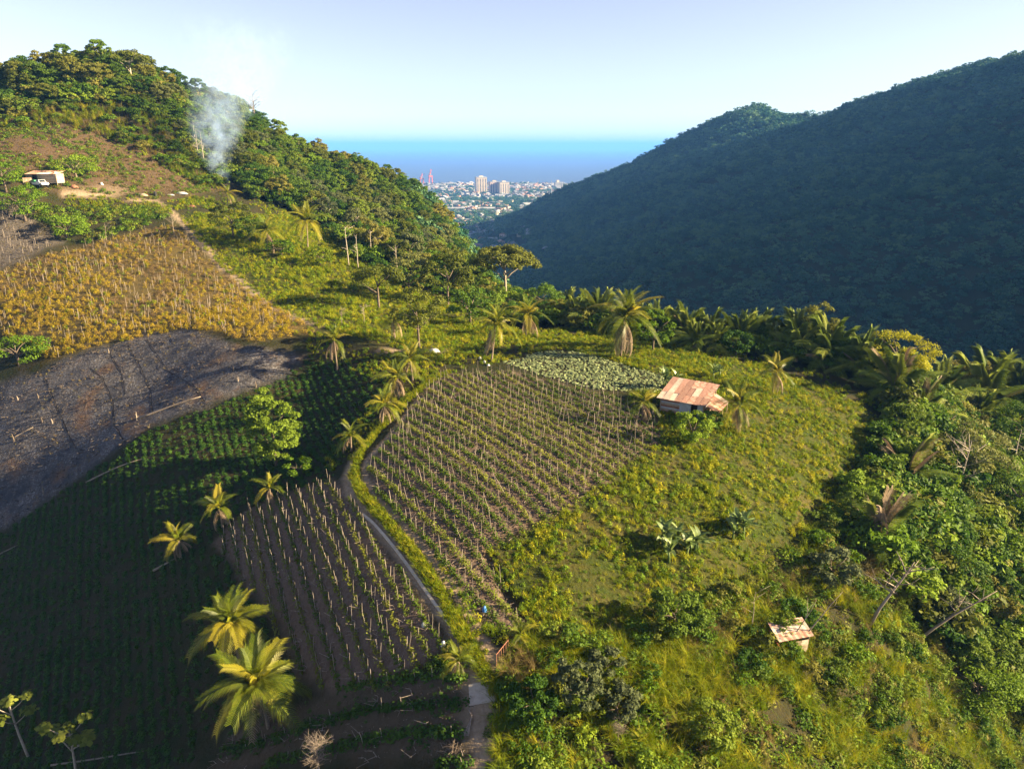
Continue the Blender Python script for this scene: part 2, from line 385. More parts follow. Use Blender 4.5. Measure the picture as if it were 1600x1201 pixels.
# coastal plain and sea
plain = plain_mat('city_plain', (.045, .055, .035), (.10, .095, .08), .02, .95)
COAST = 3250.0
cx = np.linspace(-3000, 3000, 60); V = [(x, 700, 0.8) for x in cx] + [(x, COAST + 60 * math.sin(x / 170) + 35 * math.sin(x / 61 + 1), 0.6) for x in cx]
tag(obj('coastal_plain', mesh_from('coastal_plain', V, [(i, i + 1, 61 + i, 60 + i) for i in range(59)], (plain,))), kind='structure')
m, nt, b = new_mat('sea'); b.inputs['Base Color'].default_value = (.045, .065, .10, 1); b.inputs['Roughness'].default_value = .35
tc = node(nt, 'ShaderNodeTexCoord'); mp = node(nt, 'ShaderNodeMapping'); mp.inputs['Scale'].default_value = (.004, .02, 1)
nt.links.new(tc.outputs['Object'], mp.inputs['Vector'])
bp = node(nt, 'ShaderNodeBump'); bp.inputs['Strength'].default_value = .25; bp.inputs['Distance'].default_value = 4
nt.links.new(noise(nt, 1, 6, .6, mp.outputs[0]), bp.inputs['Height']); nt.links.new(bp.outputs[0], b.inputs['Normal'])
SEA = 70000.0
tag(obj('sea', mesh_from('sea', [(-SEA, 2800, 0), (SEA, 2800, 0), (SEA, SEA, 0), (-SEA, SEA, 0)], [(0, 1, 2, 3)], (m,))), kind='structure')

# the hazy air
m, nt, b = new_mat('haze_air'); nt.nodes.remove(b)
pv = node(nt, 'ShaderNodeVolumePrincipled'); pv.inputs['Color'].default_value = (.14, .385, 1.0, 1); pv.inputs['Density'].default_value = 1.0e-4
pv.inputs['Anisotropy'].default_value = 0.0
nt.links.new(pv.outputs[0], nt.nodes['Material Output'].inputs['Volume'])
hb = MB(); hb.box((-SEA - 500, -900, -3), (SEA + 500, SEA + 500, 320))
tag(obj('haze', hb.mesh('haze', (m,))), kind='stuff')
# ------------------------------------------------------------------ plant building blocks
def _basis(N):
    h = np.where(np.abs(N[:, 2:3]) < .9, np.array([[0, 0, 1.]]), np.array([[1., 0, 0]]))
    A = np.cross(N, h); A /= np.linalg.norm(A, axis=1, keepdims=True) + 1e-9
    return A, np.cross(N, A)
def leaves_mesh(name, C, N, size, mat, tone, g, aspect=.55, curl=.12):
    """one folded diamond-shaped leaf at every C, facing N"""
    n = len(C); N = N / (np.linalg.norm(N, axis=1, keepdims=True) + 1e-9); A, B = _basis(N)
    w = g.uniform(0, 2 * np.pi, n)[:, None]; T = A * np.cos(w) + B * np.sin(w); S = np.cross(N, T)
    s = (np.asarray(size) * g.uniform(.7, 1.3, n))[:, None] if np.isscalar(size) else size[:, None]
    V = np.stack([C - T * s * .5, C + S * s * aspect * .5 - N * s * curl, C + T * s * .5 - N * s * curl * .6, C - S * s * aspect * .5 - N * s * curl], 1).reshape(-1, 3)
    F = np.arange(4 * n).reshape(n, 4)
    return mesh_from(name, V, F, (mat,), attrs={'tone': np.repeat(np.clip(tone, 0, 1), 4)})
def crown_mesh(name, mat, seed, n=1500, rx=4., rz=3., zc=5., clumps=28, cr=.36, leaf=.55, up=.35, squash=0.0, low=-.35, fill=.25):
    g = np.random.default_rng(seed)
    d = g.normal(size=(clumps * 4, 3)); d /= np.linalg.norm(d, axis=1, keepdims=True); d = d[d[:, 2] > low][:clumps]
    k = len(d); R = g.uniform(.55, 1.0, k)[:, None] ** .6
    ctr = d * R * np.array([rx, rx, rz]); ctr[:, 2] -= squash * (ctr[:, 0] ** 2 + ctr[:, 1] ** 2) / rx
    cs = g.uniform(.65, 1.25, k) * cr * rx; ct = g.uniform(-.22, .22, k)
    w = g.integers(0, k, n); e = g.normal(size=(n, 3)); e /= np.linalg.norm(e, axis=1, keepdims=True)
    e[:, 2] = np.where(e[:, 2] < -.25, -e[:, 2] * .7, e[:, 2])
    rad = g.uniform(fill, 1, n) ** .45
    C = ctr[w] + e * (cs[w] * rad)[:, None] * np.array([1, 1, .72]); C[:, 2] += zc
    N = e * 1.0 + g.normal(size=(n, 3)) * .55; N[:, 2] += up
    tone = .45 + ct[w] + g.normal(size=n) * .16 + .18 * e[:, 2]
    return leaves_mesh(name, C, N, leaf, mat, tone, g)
def trunk_mesh(name, mat, seed, h=5., r=.22, limbs=5, spread=2.2, lean=.3, top=.75, twigs=0):
    g = random.Random(seed); mb = MB()
    bx, by = g.uniform(-lean, lean), g.uniform(-lean, lean)
    pt = lambda t: Vector((bx * t * t, by * t * t, h * t - .4 * (t == 0)))
    mb.tube([pt(t) for t in (0, .25, .5, .75, 1)], [r * 1.25, r, r * .85, r * .7, r * .45], 6)
    for k in range(limbs):
        t0 = g.uniform(.45, .95); p0 = pt(t0); a = 6.283 * (k + g.random() * .6) / max(1, limbs); s = spread * g.uniform(.6, 1.1)
        q = lambda t: p0 + Vector((math.cos(a) * s * t, math.sin(a) * s * t, s * top * (t ** .8) + g.uniform(-.08, .08) * s))
        pts = [p0, q(.35), q(.7), q(1)]
        mb.tube(pts, [r * .5, r * .38, r * .26, r * .12], 5)
        for j in range(twigs):
            b0 = pts[g.choice((1, 2))]; dv = Vector((g.uniform(-1, 1), g.uniform(-1, 1), g.uniform(.1, 1))).normalized() * s * .5
            mb.tube([b0, b0 + dv * .5 + Vector((0, 0, .05 * s)), b0 + dv], [r * .2, r * .13, r * .06], 4)
    return mb.mesh(name, (mat,), True)
def blades_mesh(name, mat, seed, n=16, h=.5, spread=.15, lean=.5, width=.03, seg=3):
    """arching grass blades"""
    g = np.random.default_rng(seed); V = []; F = []; T = []
    for i in range(n):
        a = g.uniform(0, 6.283); r0 = spread * math.sqrt(g.random()); L = h * g.uniform(.55, 1.15); ln = lean * g.uniform(.3, 1.3)
        bx, by = r0 * math.cos(a * 1.7), r0 * math.sin(a * 1.7); d = np.array([math.cos(a), math.sin(a)]); s = np.array([-d[1], d[0]])
        t0 = g.uniform(0, 1); b0 = len(V)
        for k in range(seg + 1):
            t = k / seg; w = width * (1 - t * .92) * (1.0 if k else .6)
            c = np.array([bx, by]) + d * L * ln * t * t; z = L * (t - .38 * ln * t * t * t)
            V.append((*(c - s * w), z)); V.append((*(c + s * w), z)); T += [t0 * .7 + .3 * t] * 2
        for k in range(seg): F.append((b0 + 2 * k, b0 + 2 * k + 1, b0 + 2 * k + 3, b0 + 2 * k + 2))
    return mesh_from(name, V, np.array(F), (mat,), attrs={'tone': T})
def bush_arrays(g, n, r, h, leaf, up=.6):
    e = g.normal(size=(n, 3)); e /= np.linalg.norm(e, axis=1, keepdims=True); e[:, 2] = np.abs(e[:, 2])
    C = e * (g.uniform(.2, 1, n) ** .5)[:, None] * np.array([r, r, h]); N = e + g.normal(size=(n, 3)) * .5; N[:, 2] += up
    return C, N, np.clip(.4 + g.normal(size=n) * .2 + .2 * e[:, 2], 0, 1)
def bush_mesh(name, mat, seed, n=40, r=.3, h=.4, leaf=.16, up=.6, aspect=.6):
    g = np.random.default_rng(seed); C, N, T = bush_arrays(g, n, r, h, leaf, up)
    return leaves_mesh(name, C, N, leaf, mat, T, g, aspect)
def frond_mesh(name, mat, seed, L=3.6, pairs=24, leaf=.75, droop=.55, vee=.35, rise=.0, thin=.045, taper=True, hang=.35):
    """a feather leaf along +X: arching midrib and leaflets either side"""
    g = random.Random(seed); V = []; F = []; T = []
    def mid(t): return Vector((L * (t - droop * .28 * t * t), L * .03 * math.sin(t * 3 + seed), L * (rise * t - droop * t * t)))
    ns = 7; b0 = 0
    for k in range(ns + 1):
        t = k / ns; p = mid(t); w = .05 * L / 3.6 * (1 - .85 * t)
        V += [(p.x, p.y - w, p.z), (p.x, p.y + w, p.z), (p.x, p.y, p.z - w * 1.4)]; T += [.9] * 3
    for k in range(ns):
        a = 3 * k; F += [(a, a + 1, a + 4, a + 3), (a + 1, a + 2, a + 5, a + 4), (a + 2, a, a + 3, a + 5)]
    for i in range(pairs):
        t = .12 + .88 * (i + .5) / pairs; p = mid(t); tg = (mid(min(1, t + .03)) - mid(t - .03)).normalized()
        ll = leaf * (math.sin(min(1, (t + .08) * 1.15) * math.pi * .86) ** .6 * .9 + .16) if taper else leaf
        for s in (-1, 1):
            d = (Vector((0, s, 0)) * .82 + tg * (.35 + .5 * t) + Vector((0, 0, vee))).normalized()
            l2 = ll * g.uniform(.8, 1.12); w = thin * L / 3.6 * 1.25
            q1 = p + d * l2 * .55; q2 = p + d * l2 + Vector((0, 0, -hang * l2)) + tg * .08 * l2; tt = g.uniform(.1, .75)
            c = len(V); V += [tuple(p - tg * w), tuple(p + tg * w), tuple(q1 + tg * w), tuple(q2), tuple(q1 - tg * w)]; T += [tt * .8, tt * .8, tt, tt + .15, tt]
            F.append((c, c + 1, c + 2, c + 3, c + 4))
    me = mesh_from(name, V, F, (mat,), attrs={'tone': np.clip(T, 0, 1)})
    return me

# ---- foliage colours (far leaves tinted for haze)
L_DARK = leaf_mat('leaf_dark', (.024, .066, .008), (.070, .145, .014), (.090, .130, .014))
L_MID = leaf_mat('leaf_mid', (.042, .098, .009), (.110, .195, .016), (.130, .170, .018))
L_OLIVE = leaf_mat('leaf_olive', (.062, .088, .012), (.150, .172, .024), (.155, .145, .028))
L_LIGHT = leaf_mat('leaf_light', (.060, .125, .008), (.150, .250, .014), (.160, .220, .018))
L_GREY = leaf_mat('leaf_greygreen', (.055, .075, .028), (.140, .165, .070), (.12, .130, .035))
L_FAR = leaf_mat('leaf_far', (.016, .074, .040), (.044, .135, .070), (.085, .150, .060), trans=.2)  # blue of the distant haze mixed into the leaf colour
L_GRASS = leaf_mat('grass', (.078, .138, .004), (.232, .300, .008), (.275, .250, .012))
L_GRASSD = leaf_mat('grass_dry', (.150, .110, .040), (.270, .190, .075), (.130, .120, .036))
L_BEAN = leaf_mat('bean_leaf', (.048, .095, .010), (.130, .185, .020), (.150, .160, .022))
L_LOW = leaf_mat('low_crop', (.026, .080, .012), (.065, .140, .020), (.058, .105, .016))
L_YEL = leaf_mat('yellow_crop', (.250, .185, .010), (.470, .360, .018), (.260, .170, .030))
L_BROWN = leaf_mat('dry_crop', (.170, .110, .048), (.300, .200, .090), (.19, .14, .05))
L_CAB = leaf_mat('cabbage', (.150, .210, .085), (.420, .460, .240), (.32, .37, .17))
L_PALM = leaf_mat('palm_leaf', (.065, .110, .008), (.210, .240, .016), (.25, .21, .018), rough=.42, spec=.25)
L_COH = leaf_mat('feather_palm', (.085, .145, .018), (.240, .310, .045), (.25, .28, .045), rough=.5, spec=.12)
L_DEADF = leaf_mat('dead_frond', (.21, .155, .095), (.36, .275, .18), (.27, .20, .13), trans=.2)
L_BAN = leaf_mat('banana_leaf', (.070, .125, .030), (.170, .240, .060), (.17, .21, .06), rough=.4, spec=.45)
L_CEC = leaf_mat('cecropia_leaf', (.110, .150, .020), (.230, .270, .040), (.22, .24, .04))
BARK = plain_mat('bark', (.075, .058, .042), (.16, .125, .095), 4, .9, .15, .5)
BARK_P = plain_mat('bark_pale', (.22, .185, .14), (.36, .31, .25), 4, .85, .2, .4)
PALMT = plain_mat('palm_trunk', (.15, .115, .08), (.27, .21, .15), 6, .9, .15, .5)
DEADW = plain_mat('dead_wood', (.16, .125, .095), (.30, .25, .20), 5, .9, .15, .4)
STAKE = plain_mat('stake_wood', (.25, .205, .16), (.36, .30, .24), 5, .85, .2, .3)

# ---- prototypes kept outside the scene, used only as shared meshes
TREES = []     # (crown mesh, trunk mesh)
_kinds = [(L_DARK, 0), (L_MID, 1), (L_OLIVE, 2), (L_MID, 3), (L_DARK, 4), (L_LIGHT, 5), (L_OLIVE, 6), (L_GREY, 7)]
for mt, k in _kinds:
    rx = [4.2, 3.6, 4.0, 3.2, 4.6, 3.0, 3.4, 3.8][k]; rz = [3.2, 3.6, 2.6, 3.8, 2.8, 3.0, 3.4, 2.6][k]; zc = rz + [.5, .6, 1.2, .7, .6, .3, 1.0, 1.4][k]
    TREES.append((crown_mesh('crown', mt, 40 + k, 5600, rx, rz, zc, [64, 50, 56, 60, 75, 44, 46, 50][k], [.24, .28, .25, .25, .22, .30, .27, .25][k], .38, low=-.75),
                  trunk_mesh('trunk', BARK_P if k in (2, 6, 7) else BARK, 80 + k, zc, .24, 6, rx * .7)))
FAR_TREES = [crown_mesh('far_crown', L_FAR, 140 + k, 260, 4.2 + .3 * k, 3.6, 3.4, 14, .42, 1.25, fill=.4) for k in range(4)]
def protos(name, meshes):
    c = bpy.data.collections.new(name)
    for k, me in enumerate(meshes):
        c.objects.link(bpy.data.objects.new('%s_%02d' % (name, k), me))
    return c
def scatter(name, pts, cdata, rot, scl, idx=None, label=None):
    """one uncountable mass: copies of a few small plants over many points"""
    pts = np.asarray(pts, float); n = len(pts)
    me = bpy.data.meshes.new(name); me.vertices.add(n); me.vertices.foreach_set('co', pts.astype(np.float32).ravel())
    a = me.attributes.new('rot', 'FLOAT_VECTOR', 'POINT'); a.data.foreach_set('vector', np.asarray(rot, np.float32).ravel())
    sv = np.asarray(scl, np.float32); sv = np.repeat(sv[:, None], 3, 1) if sv.ndim == 1 else sv
    a = me.attributes.new('scl', 'FLOAT_VECTOR', 'POINT'); a.data.foreach_set('vector', sv.ravel())
    if idx is None: idx = rng.integers(0, len(cdata.objects), n)
    a = me.attributes.new('idx', 'INT', 'POINT'); a.data.foreach_set('value', np.asarray(idx, np.int32))
    o = obj(name, me); ng = bpy.data.node_groups.new(name + '_nodes', 'GeometryNodeTree')
    ng.interface.new_socket('Geometry', in_out='INPUT', socket_type='NodeSocketGeometry'); ng.interface.new_socket('Geometry', in_out='OUTPUT', socket_type='NodeSocketGeometry')
    gi = ng.nodes.new('NodeGroupInput'); go = ng.nodes.new('NodeGroupOutput'); ip = ng.nodes.new('GeometryNodeInstanceOnPoints')
    ci = ng.nodes.new('GeometryNodeCollectionInfo'); ci.inputs['Collection'].default_value = cdata; ci.inputs['Separate Children'].default_value = True; ci.inputs['Reset Children'].default_value = True
    def na(nm, ty):
        x = ng.nodes.new('GeometryNodeInputNamedAttribute'); x.data_type = ty; x.inputs['Name'].default_value = nm; return x.outputs['Attribute']
    e2r = ng.nodes.new('FunctionNodeEulerToRotation'); ng.links.new(na('rot', 'FLOAT_VECTOR'), e2r.inputs[0])
    L = ng.links.new
    L(gi.outputs[0], ip.inputs['Points']); L(ci.outputs[0], ip.inputs['Instance']); ip.inputs['Pick Instance'].default_value = True
    L(na('idx', 'INT'), ip.inputs['Instance Index']); L(e2r.outputs[0], ip.inputs['Rotation']); L(na('scl', 'FLOAT_VECTOR'), ip.inputs['Scale'])
    L(ip.outputs[0], go.inputs[0])
    md = o.modifiers.new('scatter', 'NODES'); md.node_group = ng
    tag(o, label, None, None, 'stuff'); return o
def sample(poly, dens, g=rng, margin=0.0, clump=0.0, cs=4.0, cut=0.0):
    """random spots inside a ground polygon; clump thins them by noise"""
    lo = poly.min(0) - margin; hi = poly.max(0) + margin; n = int(dens * (hi[0] - lo[0]) * (hi[1] - lo[1]))
    x = g.uniform(lo[0], hi[0], n); y = g.uniform(lo[1], hi[1], n)
    k = inpoly(x, y, poly)
    if margin: k |= polydist(x, y, poly) < margin
    if clump:
        k &= (fbm(x, y, cs, 3) * clump + .5) > g.uniform(0, 1, n) * (1 - cut) + cut
    return x[k], y[k]
def rot_z(n, tilt=.12):
    return np.stack([rng.normal(0, tilt, n), rng.normal(0, tilt, n), rng.uniform(0, 6.283, n)], -1)
def scat(name, xy, cdata, s0, s1, label, sink=.03, tilt=.12, idx=None):
    x, y = xy; n = len(x); z = zt(x, y) - sink
    return scatter(name, np.stack([x, y, z], -1), cdata, rot_z(n, tilt), rng.uniform(s0, s1, n), idx, label)
def outside(xy, *polys, d=0.0):
    x, y = xy; k = np.ones(len(x), bool)
    for p in polys:
        k &= ~inpoly(x, y, p)
        if d: k &= polydist(x, y, p) > d
    return x[k], y[k]
# ------------------------------------------------------------------ ground cover nobody could count
C_GRASS = protos('grass_tuft', [blades_mesh('tuft', L_GRASS, k, 18, .42, .22, .75, .022) for k in range(4)])
C_MEAD = protos('meadow_clump', [bush_mesh('clump', L_GRASS, 10 + k, 60, .40, .52, .17, .3, .42) for k in range(3)] + [bush_mesh('clump', L_LIGHT, 14, 60, .36, .46, .17, .3, .5)] + [blades_mesh('tuft', L_GRASS, 20 + k, 34, .7, .3, .8, .026) for k in range(2)])
C_LOW = protos('low_plant', [bush_mesh('low', L_LOW, 30 + k, 34, .34, .30, .15, .5) for k in range(4)])
C_WEED = protos('weed', [bush_mesh('weed', L_MID, 36 + k, 60, .6, .6, .22, .4) for k in range(2)] + [bush_mesh('weed', L_LIGHT, 38, 60, .6, .5, .2, .4), bush_mesh('weed', L_OLIVE, 39, 70, .6, .6, .2, .4)])
C_TALL = protos('tall_grass', [blades_mesh('tall', L_GRASS, 50 + k, 46, 1.7, .4, .95, .030, 4) for k in range(3)] + [blades_mesh('talldry', L_GRASSD, 54 + k, 40, 1.5, .4, .95, .026, 4) for k in range(2)])
C_SHRUB = protos('shrub', [crown_mesh('shrub', m_, 60 + k, 520, 1.1, .8, .7, 12, .42, .24, low=-.1) for k, m_ in enumerate((L_DARK, L_MID, L_OLIVE, L_LIGHT, L_MID))])
C_YEL = protos('yellow_plant', [bush_mesh('yel', L_YEL, 70 + k, 70, .5, .7, .15, .2) for k in range(2)] + [bush_mesh('brn', L_BROWN, 73 + k, 60, .5, .6, .18, .2, .3) for k in range(3)] + [bush_mesh('ylg', L_GRASS, 77, 40, .5, .7, .22, .3)])
C_CAB = protos('cabbage_head', [bush_mesh('cab', L_CAB, 80 + k, 13, .26, .20, .30, .8, .9) for k in range(3)])
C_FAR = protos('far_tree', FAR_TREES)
C_DRY = protos('dry_tuft', [blades_mesh('dry', L_GRASSD, 90 + k, 14, .4, .25, 1.0, .02) for k in range(3)])

scat('meadow_grass', sample(MEADOW, 6, clump=.6, cs=3.0), C_GRASS, .5, 1.1, 'short grass between the clumps of the meadow')
scat('meadow_herbs', sample(MEADOW, 5.0, clump=.5, cs=3), C_WEED, .18, .5, 'small leafy herbs in the meadow grass')
scat('meadow_clumps', outside(sample(MEADOW, 5.0, clump=1.5, cs=2.6, margin=4.5), FIELD, CABBAGE), C_MEAD, .5, 1.25, 'sunlit tufted meadow grass sloping up to the tin hut')
scat('hillside_short_grass', sample(MEADOW_L, 3.5, clump=.6, cs=5), C_GRASS, .9, 1.7, 'short bright grass of the slope above the saddle')
scat('hillside_grass', sample(MEADOW_L, 3.2, clump=1.4, cs=4), C_MEAD, .7, 1.6, 'bright green grass on the slope above the saddle')
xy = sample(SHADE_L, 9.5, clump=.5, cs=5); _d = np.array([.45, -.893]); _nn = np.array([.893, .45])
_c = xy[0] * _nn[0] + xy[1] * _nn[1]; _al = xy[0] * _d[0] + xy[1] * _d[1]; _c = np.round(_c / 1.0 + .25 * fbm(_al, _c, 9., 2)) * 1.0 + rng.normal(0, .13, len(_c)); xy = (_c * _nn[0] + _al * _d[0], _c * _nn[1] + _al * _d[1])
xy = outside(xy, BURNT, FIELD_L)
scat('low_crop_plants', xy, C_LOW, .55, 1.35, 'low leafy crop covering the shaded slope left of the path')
# grass verge between the two wheel ruts
vg = gpoly(VERGE); lo = vg.min(0) - 2; hi = vg.max(0) + 2
x = rng.uniform(lo[0], hi[0], 90000); y = rng.uniform(lo[1], hi[1], 90000); k = polydist(x, y, vg, False) < .42 + .25 * fbm(x, y, 3, 2); k &= rng.uniform(0, 1, len(x)) < .55
scat('verge_grass', (x[k], y[k]), C_GRASS, .7, 1.5, 'strip of bright grass running between the wheel ruts')
# cabbages in their plot
cab = sample(CABBAGE, 8.0); scat('cabbage_plants', cab, C_CAB, .6, 1.0, 'pale cabbages packed in the plot behind the staked field')
# dry yellow crop
xy = sample(YELLOW, 3.2, clump=.6, cs=6); pn = fbm(xy[0], xy[1], 14., 3)
hs_ = zt(xy[0], xy[1]); dlow = np.clip((138.5 - hs_) / 8, 0, 1)
pr = pn * 1.1 + dlow * .8 + rng.normal(0, .42, len(pn)) - .16
idx = np.where(pr > .18, rng.integers(0, 2, len(pn)), np.where(pr > .06, 5, rng.integers(2, 5, len(pn))))
scat('dry_bean_crop', xy, C_YEL, .6, 1.2, 'yellowing and brown bean crop on the left hillside', idx=idx)
# bare hillside: weeds and dry tufts
scat('slope_weeds', sample(BARE, 1.4, clump=1.2, cs=7), C_WEED, .6, 1.6, 'scattered weeds over the cleared brown slope')
scat('slope_dry_tufts', sample(BARE, 3.0, clump=1.0, cs=5), C_DRY, .8, 1.8, 'dry grass tufts over the cleared brown slope')
def clod_mesh(seed, mat, r):
    g = np.random.default_rng(seed); V = []; F = []
    for k in range(5):
        c = g.normal(size=3) * r * np.array([1.6, 1.6, 0]); q = np.array([(1, 0, 0), (0, 1, 0), (-1, 0, 0), (0, -1, 0), (0, 0, .8)]) * r * g.uniform(.4, 1, (5, 1)) + c; b0 = len(V); V += q.tolist(); F += [(b0, b0 + 1, b0 + 4), (b0 + 1, b0 + 2, b0 + 4), (b0 + 2, b0 + 3, b0 + 4), (b0 + 3, b0, b0 + 4)]
    return mesh_from('clod', V, F, (mat,))
def stick_mesh(seed, mat):
    g = random.Random(seed); mb = MB()
    for k in range(3):
        a = g.uniform(0, 6.28); L = g.uniform(.3, .8); x0, y0 = g.uniform(-.3, .3), g.uniform(-.3, .3); mb.tube([(x0, y0, .03), (x0 + math.cos(a) * L, y0 + math.sin(a) * L, .06 + .1 * g.random())], [.025, .015], 4)
    return mb.mesh('stick', (mat,))
M_CHAR = plain_mat('charred_soil', (.026, .024, .025), (.060, .054, .052), 2, .95, .1); M_ASH = plain_mat('ash', (.30, .30, .31), (.45, .45, .46), 3, .95, .1); M_CLOD = plain_mat('dry_clod', (.10, .075, .055), (.17, .13, .095), 3, .95, .1)
C_BURN = protos('burnt_debris', [clod_mesh(1, M_CHAR, .13), clod_mesh(2, M_CHAR, .10), clod_mesh(3, M_CLOD, .09), clod_mesh(8, M_CHAR, .07), clod_mesh(4, M_ASH, .035), stick_mesh(5, BARK), stick_mesh(6, M_CHAR)])
xy = sample(BURNT, 5.0, clump=1.3, cs=4); scat('burnt_clods', xy, C_BURN, .6, 1.5, 'charred clods, ash and twigs strewn over the burnt field')
C_CLODS = protos('clods', [clod_mesh(11 + k, M_CLOD, .08) for k in range(3)] + [stick_mesh(15, DEADW)])
for pl_, nm_ in ((FIELD, 'central field'), (FIELD_L, 'left field'), (ROWS_B, 'terraces')): scat('soil_clods', sample(pl_, 3.0), C_CLODS, .5, 1.3, 'dry clods and straw on the soil of the ' + nm_)
for f_ in FURROWS:
    L_ = gpoly(f_); sg = np.hypot(*np.diff(L_, axis=0).T); s_ = np.concatenate([[0], np.cumsum(sg)]); t_ = np.arange(0, s_[-1], .4); fx = np.interp(t_, s_, L_[:, 0]) + .12 * fbm(t_, t_ * 0, 2.5, 2); fy = np.interp(t_, s_, L_[:, 1]) + .1 * fbm(t_, t_ * 0 + 9, 2.5, 2)
    V_ = []
    for x_, y_ in zip(fx, fy):
        for o_ in (-.12 - .05 * math.sin(y_ * 2), 0, .13): V_.append((x_ + o_ * (1 + .3 * math.sin(x_ * 3)), y_, z1(x_ + o_, y_) + (.03 if o_ else .012)))
    tag(obj('drain_furrow', mesh_from('drain_furrow', V_, [(3 * i + j, 3 * i + j + 1, 3 * i + j + 4, 3 * i + j + 3) for i in range(len(fx) - 1) for j in range(2)], (M_CHAR,))), kind='structure')
scat('terrace_weeds', sample(ROWS_B, 2.2, clump=.8, cs=2), C_LOW, .35, 1.0, 'weeds between the terrace rows')
scat('grey_field_stubble', sample(GREYF, 2.5, clump=.8, cs=3), C_DRY, .5, 1.1, 'dry stubble in the grey field at the left edge')
scat('grey_field_clods', sample(GREYF, 2.5), C_BURN, .8, 1.8, 'clods in the grey field at the left edge', idx=None)
scat('burnt_stubble', sample(BURNT, .5, clump=1.3, cs=5, cut=.2), C_DRY, .5, 1.2, 'dry stubble left on the burnt field')
# everything else near: rough grass, weeds and shrubs on the banks
NEAR = gpoly([(0,1195),(1600,1195),(1600,640),(1250,585),(1100,545),(700,515),(560,545),(640,640),(520,745),(540,770),(700,1000),(720,1060),(330,1150)])
SLOPE_R = gpoly([(790,1010),(850,998),(1000,990),(1180,900),(1250,840),(1330,770),(1420,700),(1500,800),(1560,900),(1650,1000),(1650,1230),(1200,1260),(770,1240),(775,1080)])
xy = sample(SLOPE_R, 7.0, clump=1.3, cs=3); scat('slope_grass', xy, C_TALL, .45, .95, 'rough tall grass on the near right-hand slope', idx=np.where(fbm(xy[0], xy[1], 5., 3) + rng.normal(0, .15, len(xy[0])) > .12, rng.integers(3, 5, len(xy[0])), rng.integers(0, 3, len(xy[0]))))
scat('slope_plants', sample(SLOPE_R, 5.0, clump=1.3, cs=3.5), C_WEED, .5, 1.4, 'leafy weeds growing through the grass of the near slope')
scat('slope_shrubs', sample(SLOPE_R, .9, clump=1.4, cs=6, cut=.05), C_SHRUB, .45, 1.15, 'small shrubs dotted over the near right-hand slope')
TRK = gpoly([(757,1100),(768,1100),(778,1210),(758,1210)])
scat('track_weeds', sample(TRK, 7, clump=1.2, cs=1.2), C_WEED, .2, .6, 'weeds growing in the middle of the dirt track')
BANK = gpoly([(480,510),(560,545),(640,552),(690,562),(800,535),(790,560),(690,583),(640,630),(560,715),(520,745),(500,720),(560,660),(600,600),(540,575),(480,555)])
scat('bank_grass', sample(BANK, 5, clump=.8, cs=3), C_MEAD, .5, 1.0, 'grass on the bank along the path near the saddle')
EDGE = gpoly([(700,1000),(735,1050),(722,1060),(690,1050),(660,1045)])
scat('path_weeds', sample(EDGE, 6), C_WEED, .4, .9, 'weeds beside the lower end of the path')
HEDGE = gpoly([(20,318),(110,322),(250,325),(270,345),(140,380),(105,380),(60,345),(30,332)])
scat('bank_plants', sample(HEDGE, 2.4, clump=.9, cs=4), C_WEED, .8, 2.0, 'green plants on the bank above the dry field')
SADG = gpoly([(560,550),(690,562),(760,525),(820,518),(900,513),(960,520),(900,548),(785,568),(700,584),(660,590),(600,590)])
scat('saddle_grass', outside(sample(SADG, 3.6, clump=1.2, cs=3), CABBAGE), C_MEAD, .5, 1.2, 'grass of the saddle around the track')
TOPG = gpoly([(110,302),(260,314),(350,302),(420,318),(480,342),(400,338),(280,342),(180,335),(100,322)])
scat('track_grass', sample(TOPG, 3.0, clump=1.2, cs=4), C_MEAD, .7, 1.5, 'green grass around the track on the left hill')
def pxy(L): return np.array([P(u, v, Y)[:2] for u, v, Y in L])
RIM = pxy([(850,508,122),(960,516,119),(1060,528,114),(1180,552,109),(1290,580,105),(1400,625,102),(1500,660,105),(1640,700,110)])
BELT = np.concatenate([RIM[:6], gpoly([(1400,665),(1372,720),(1335,790),(1360,890),(1455,1000),(1600,1140),(1720,1140)]), RIM[::-1] + RIM[::-1] / np.linalg.norm(RIM[::-1], axis=1, keepdims=True) * 13])
GULLY = BELT
scat('gully_undergrowth', sample(GULLY, 1.3, clump=.5, cs=5), C_SHRUB, 1.0, 2.8, 'dense undergrowth below the palms on the right')
SADDLE = gpoly([(640,450),(740,480),(820,515),(870,505),(780,450),(720,430),(690,420),(620,410),(560,385),(540,400)])
scat('saddle_undergrowth', sample(SADDLE, .5, clump=.7, cs=6), C_SHRUB, .8, 2.0, 'bushy undergrowth at the foot of the wooded hill')
# far woods: mountain across the valley
tx = []; g2 = np.random.default_rng(5)
n = 170000; x = g2.uniform(-260, 1900, n); y = g2.uniform(200, 2000, n); r = np.hypot(x, y); a = np.degrees(np.arctan2(x, y))
k = (a > -8) & (a < 58) & (r > 230) & (r < 1900); x, y, r = x[k], y[k], r[k]; z = zt(x, y)
keep = (g2.uniform(0, 1, len(x)) < np.clip(900 / r, .35, 1) ** 1.0 * 1.0) & (z > 8 + 8 * fbm(x, y, 90, 2)); x, y, z, r = x[keep], y[keep], z[keep], r[keep]
sc_ = g2.uniform(.4, 1.0, len(x)) ** 1.4 * 1.7 * np.clip(r / 900, .62, 1.3)
scatter('mountain_forest', np.stack([x, y, z - .6], -1), C_FAR, rot_z(len(x), .1), sc_, None, 'dark forest covering the shaded mountain across the valley')
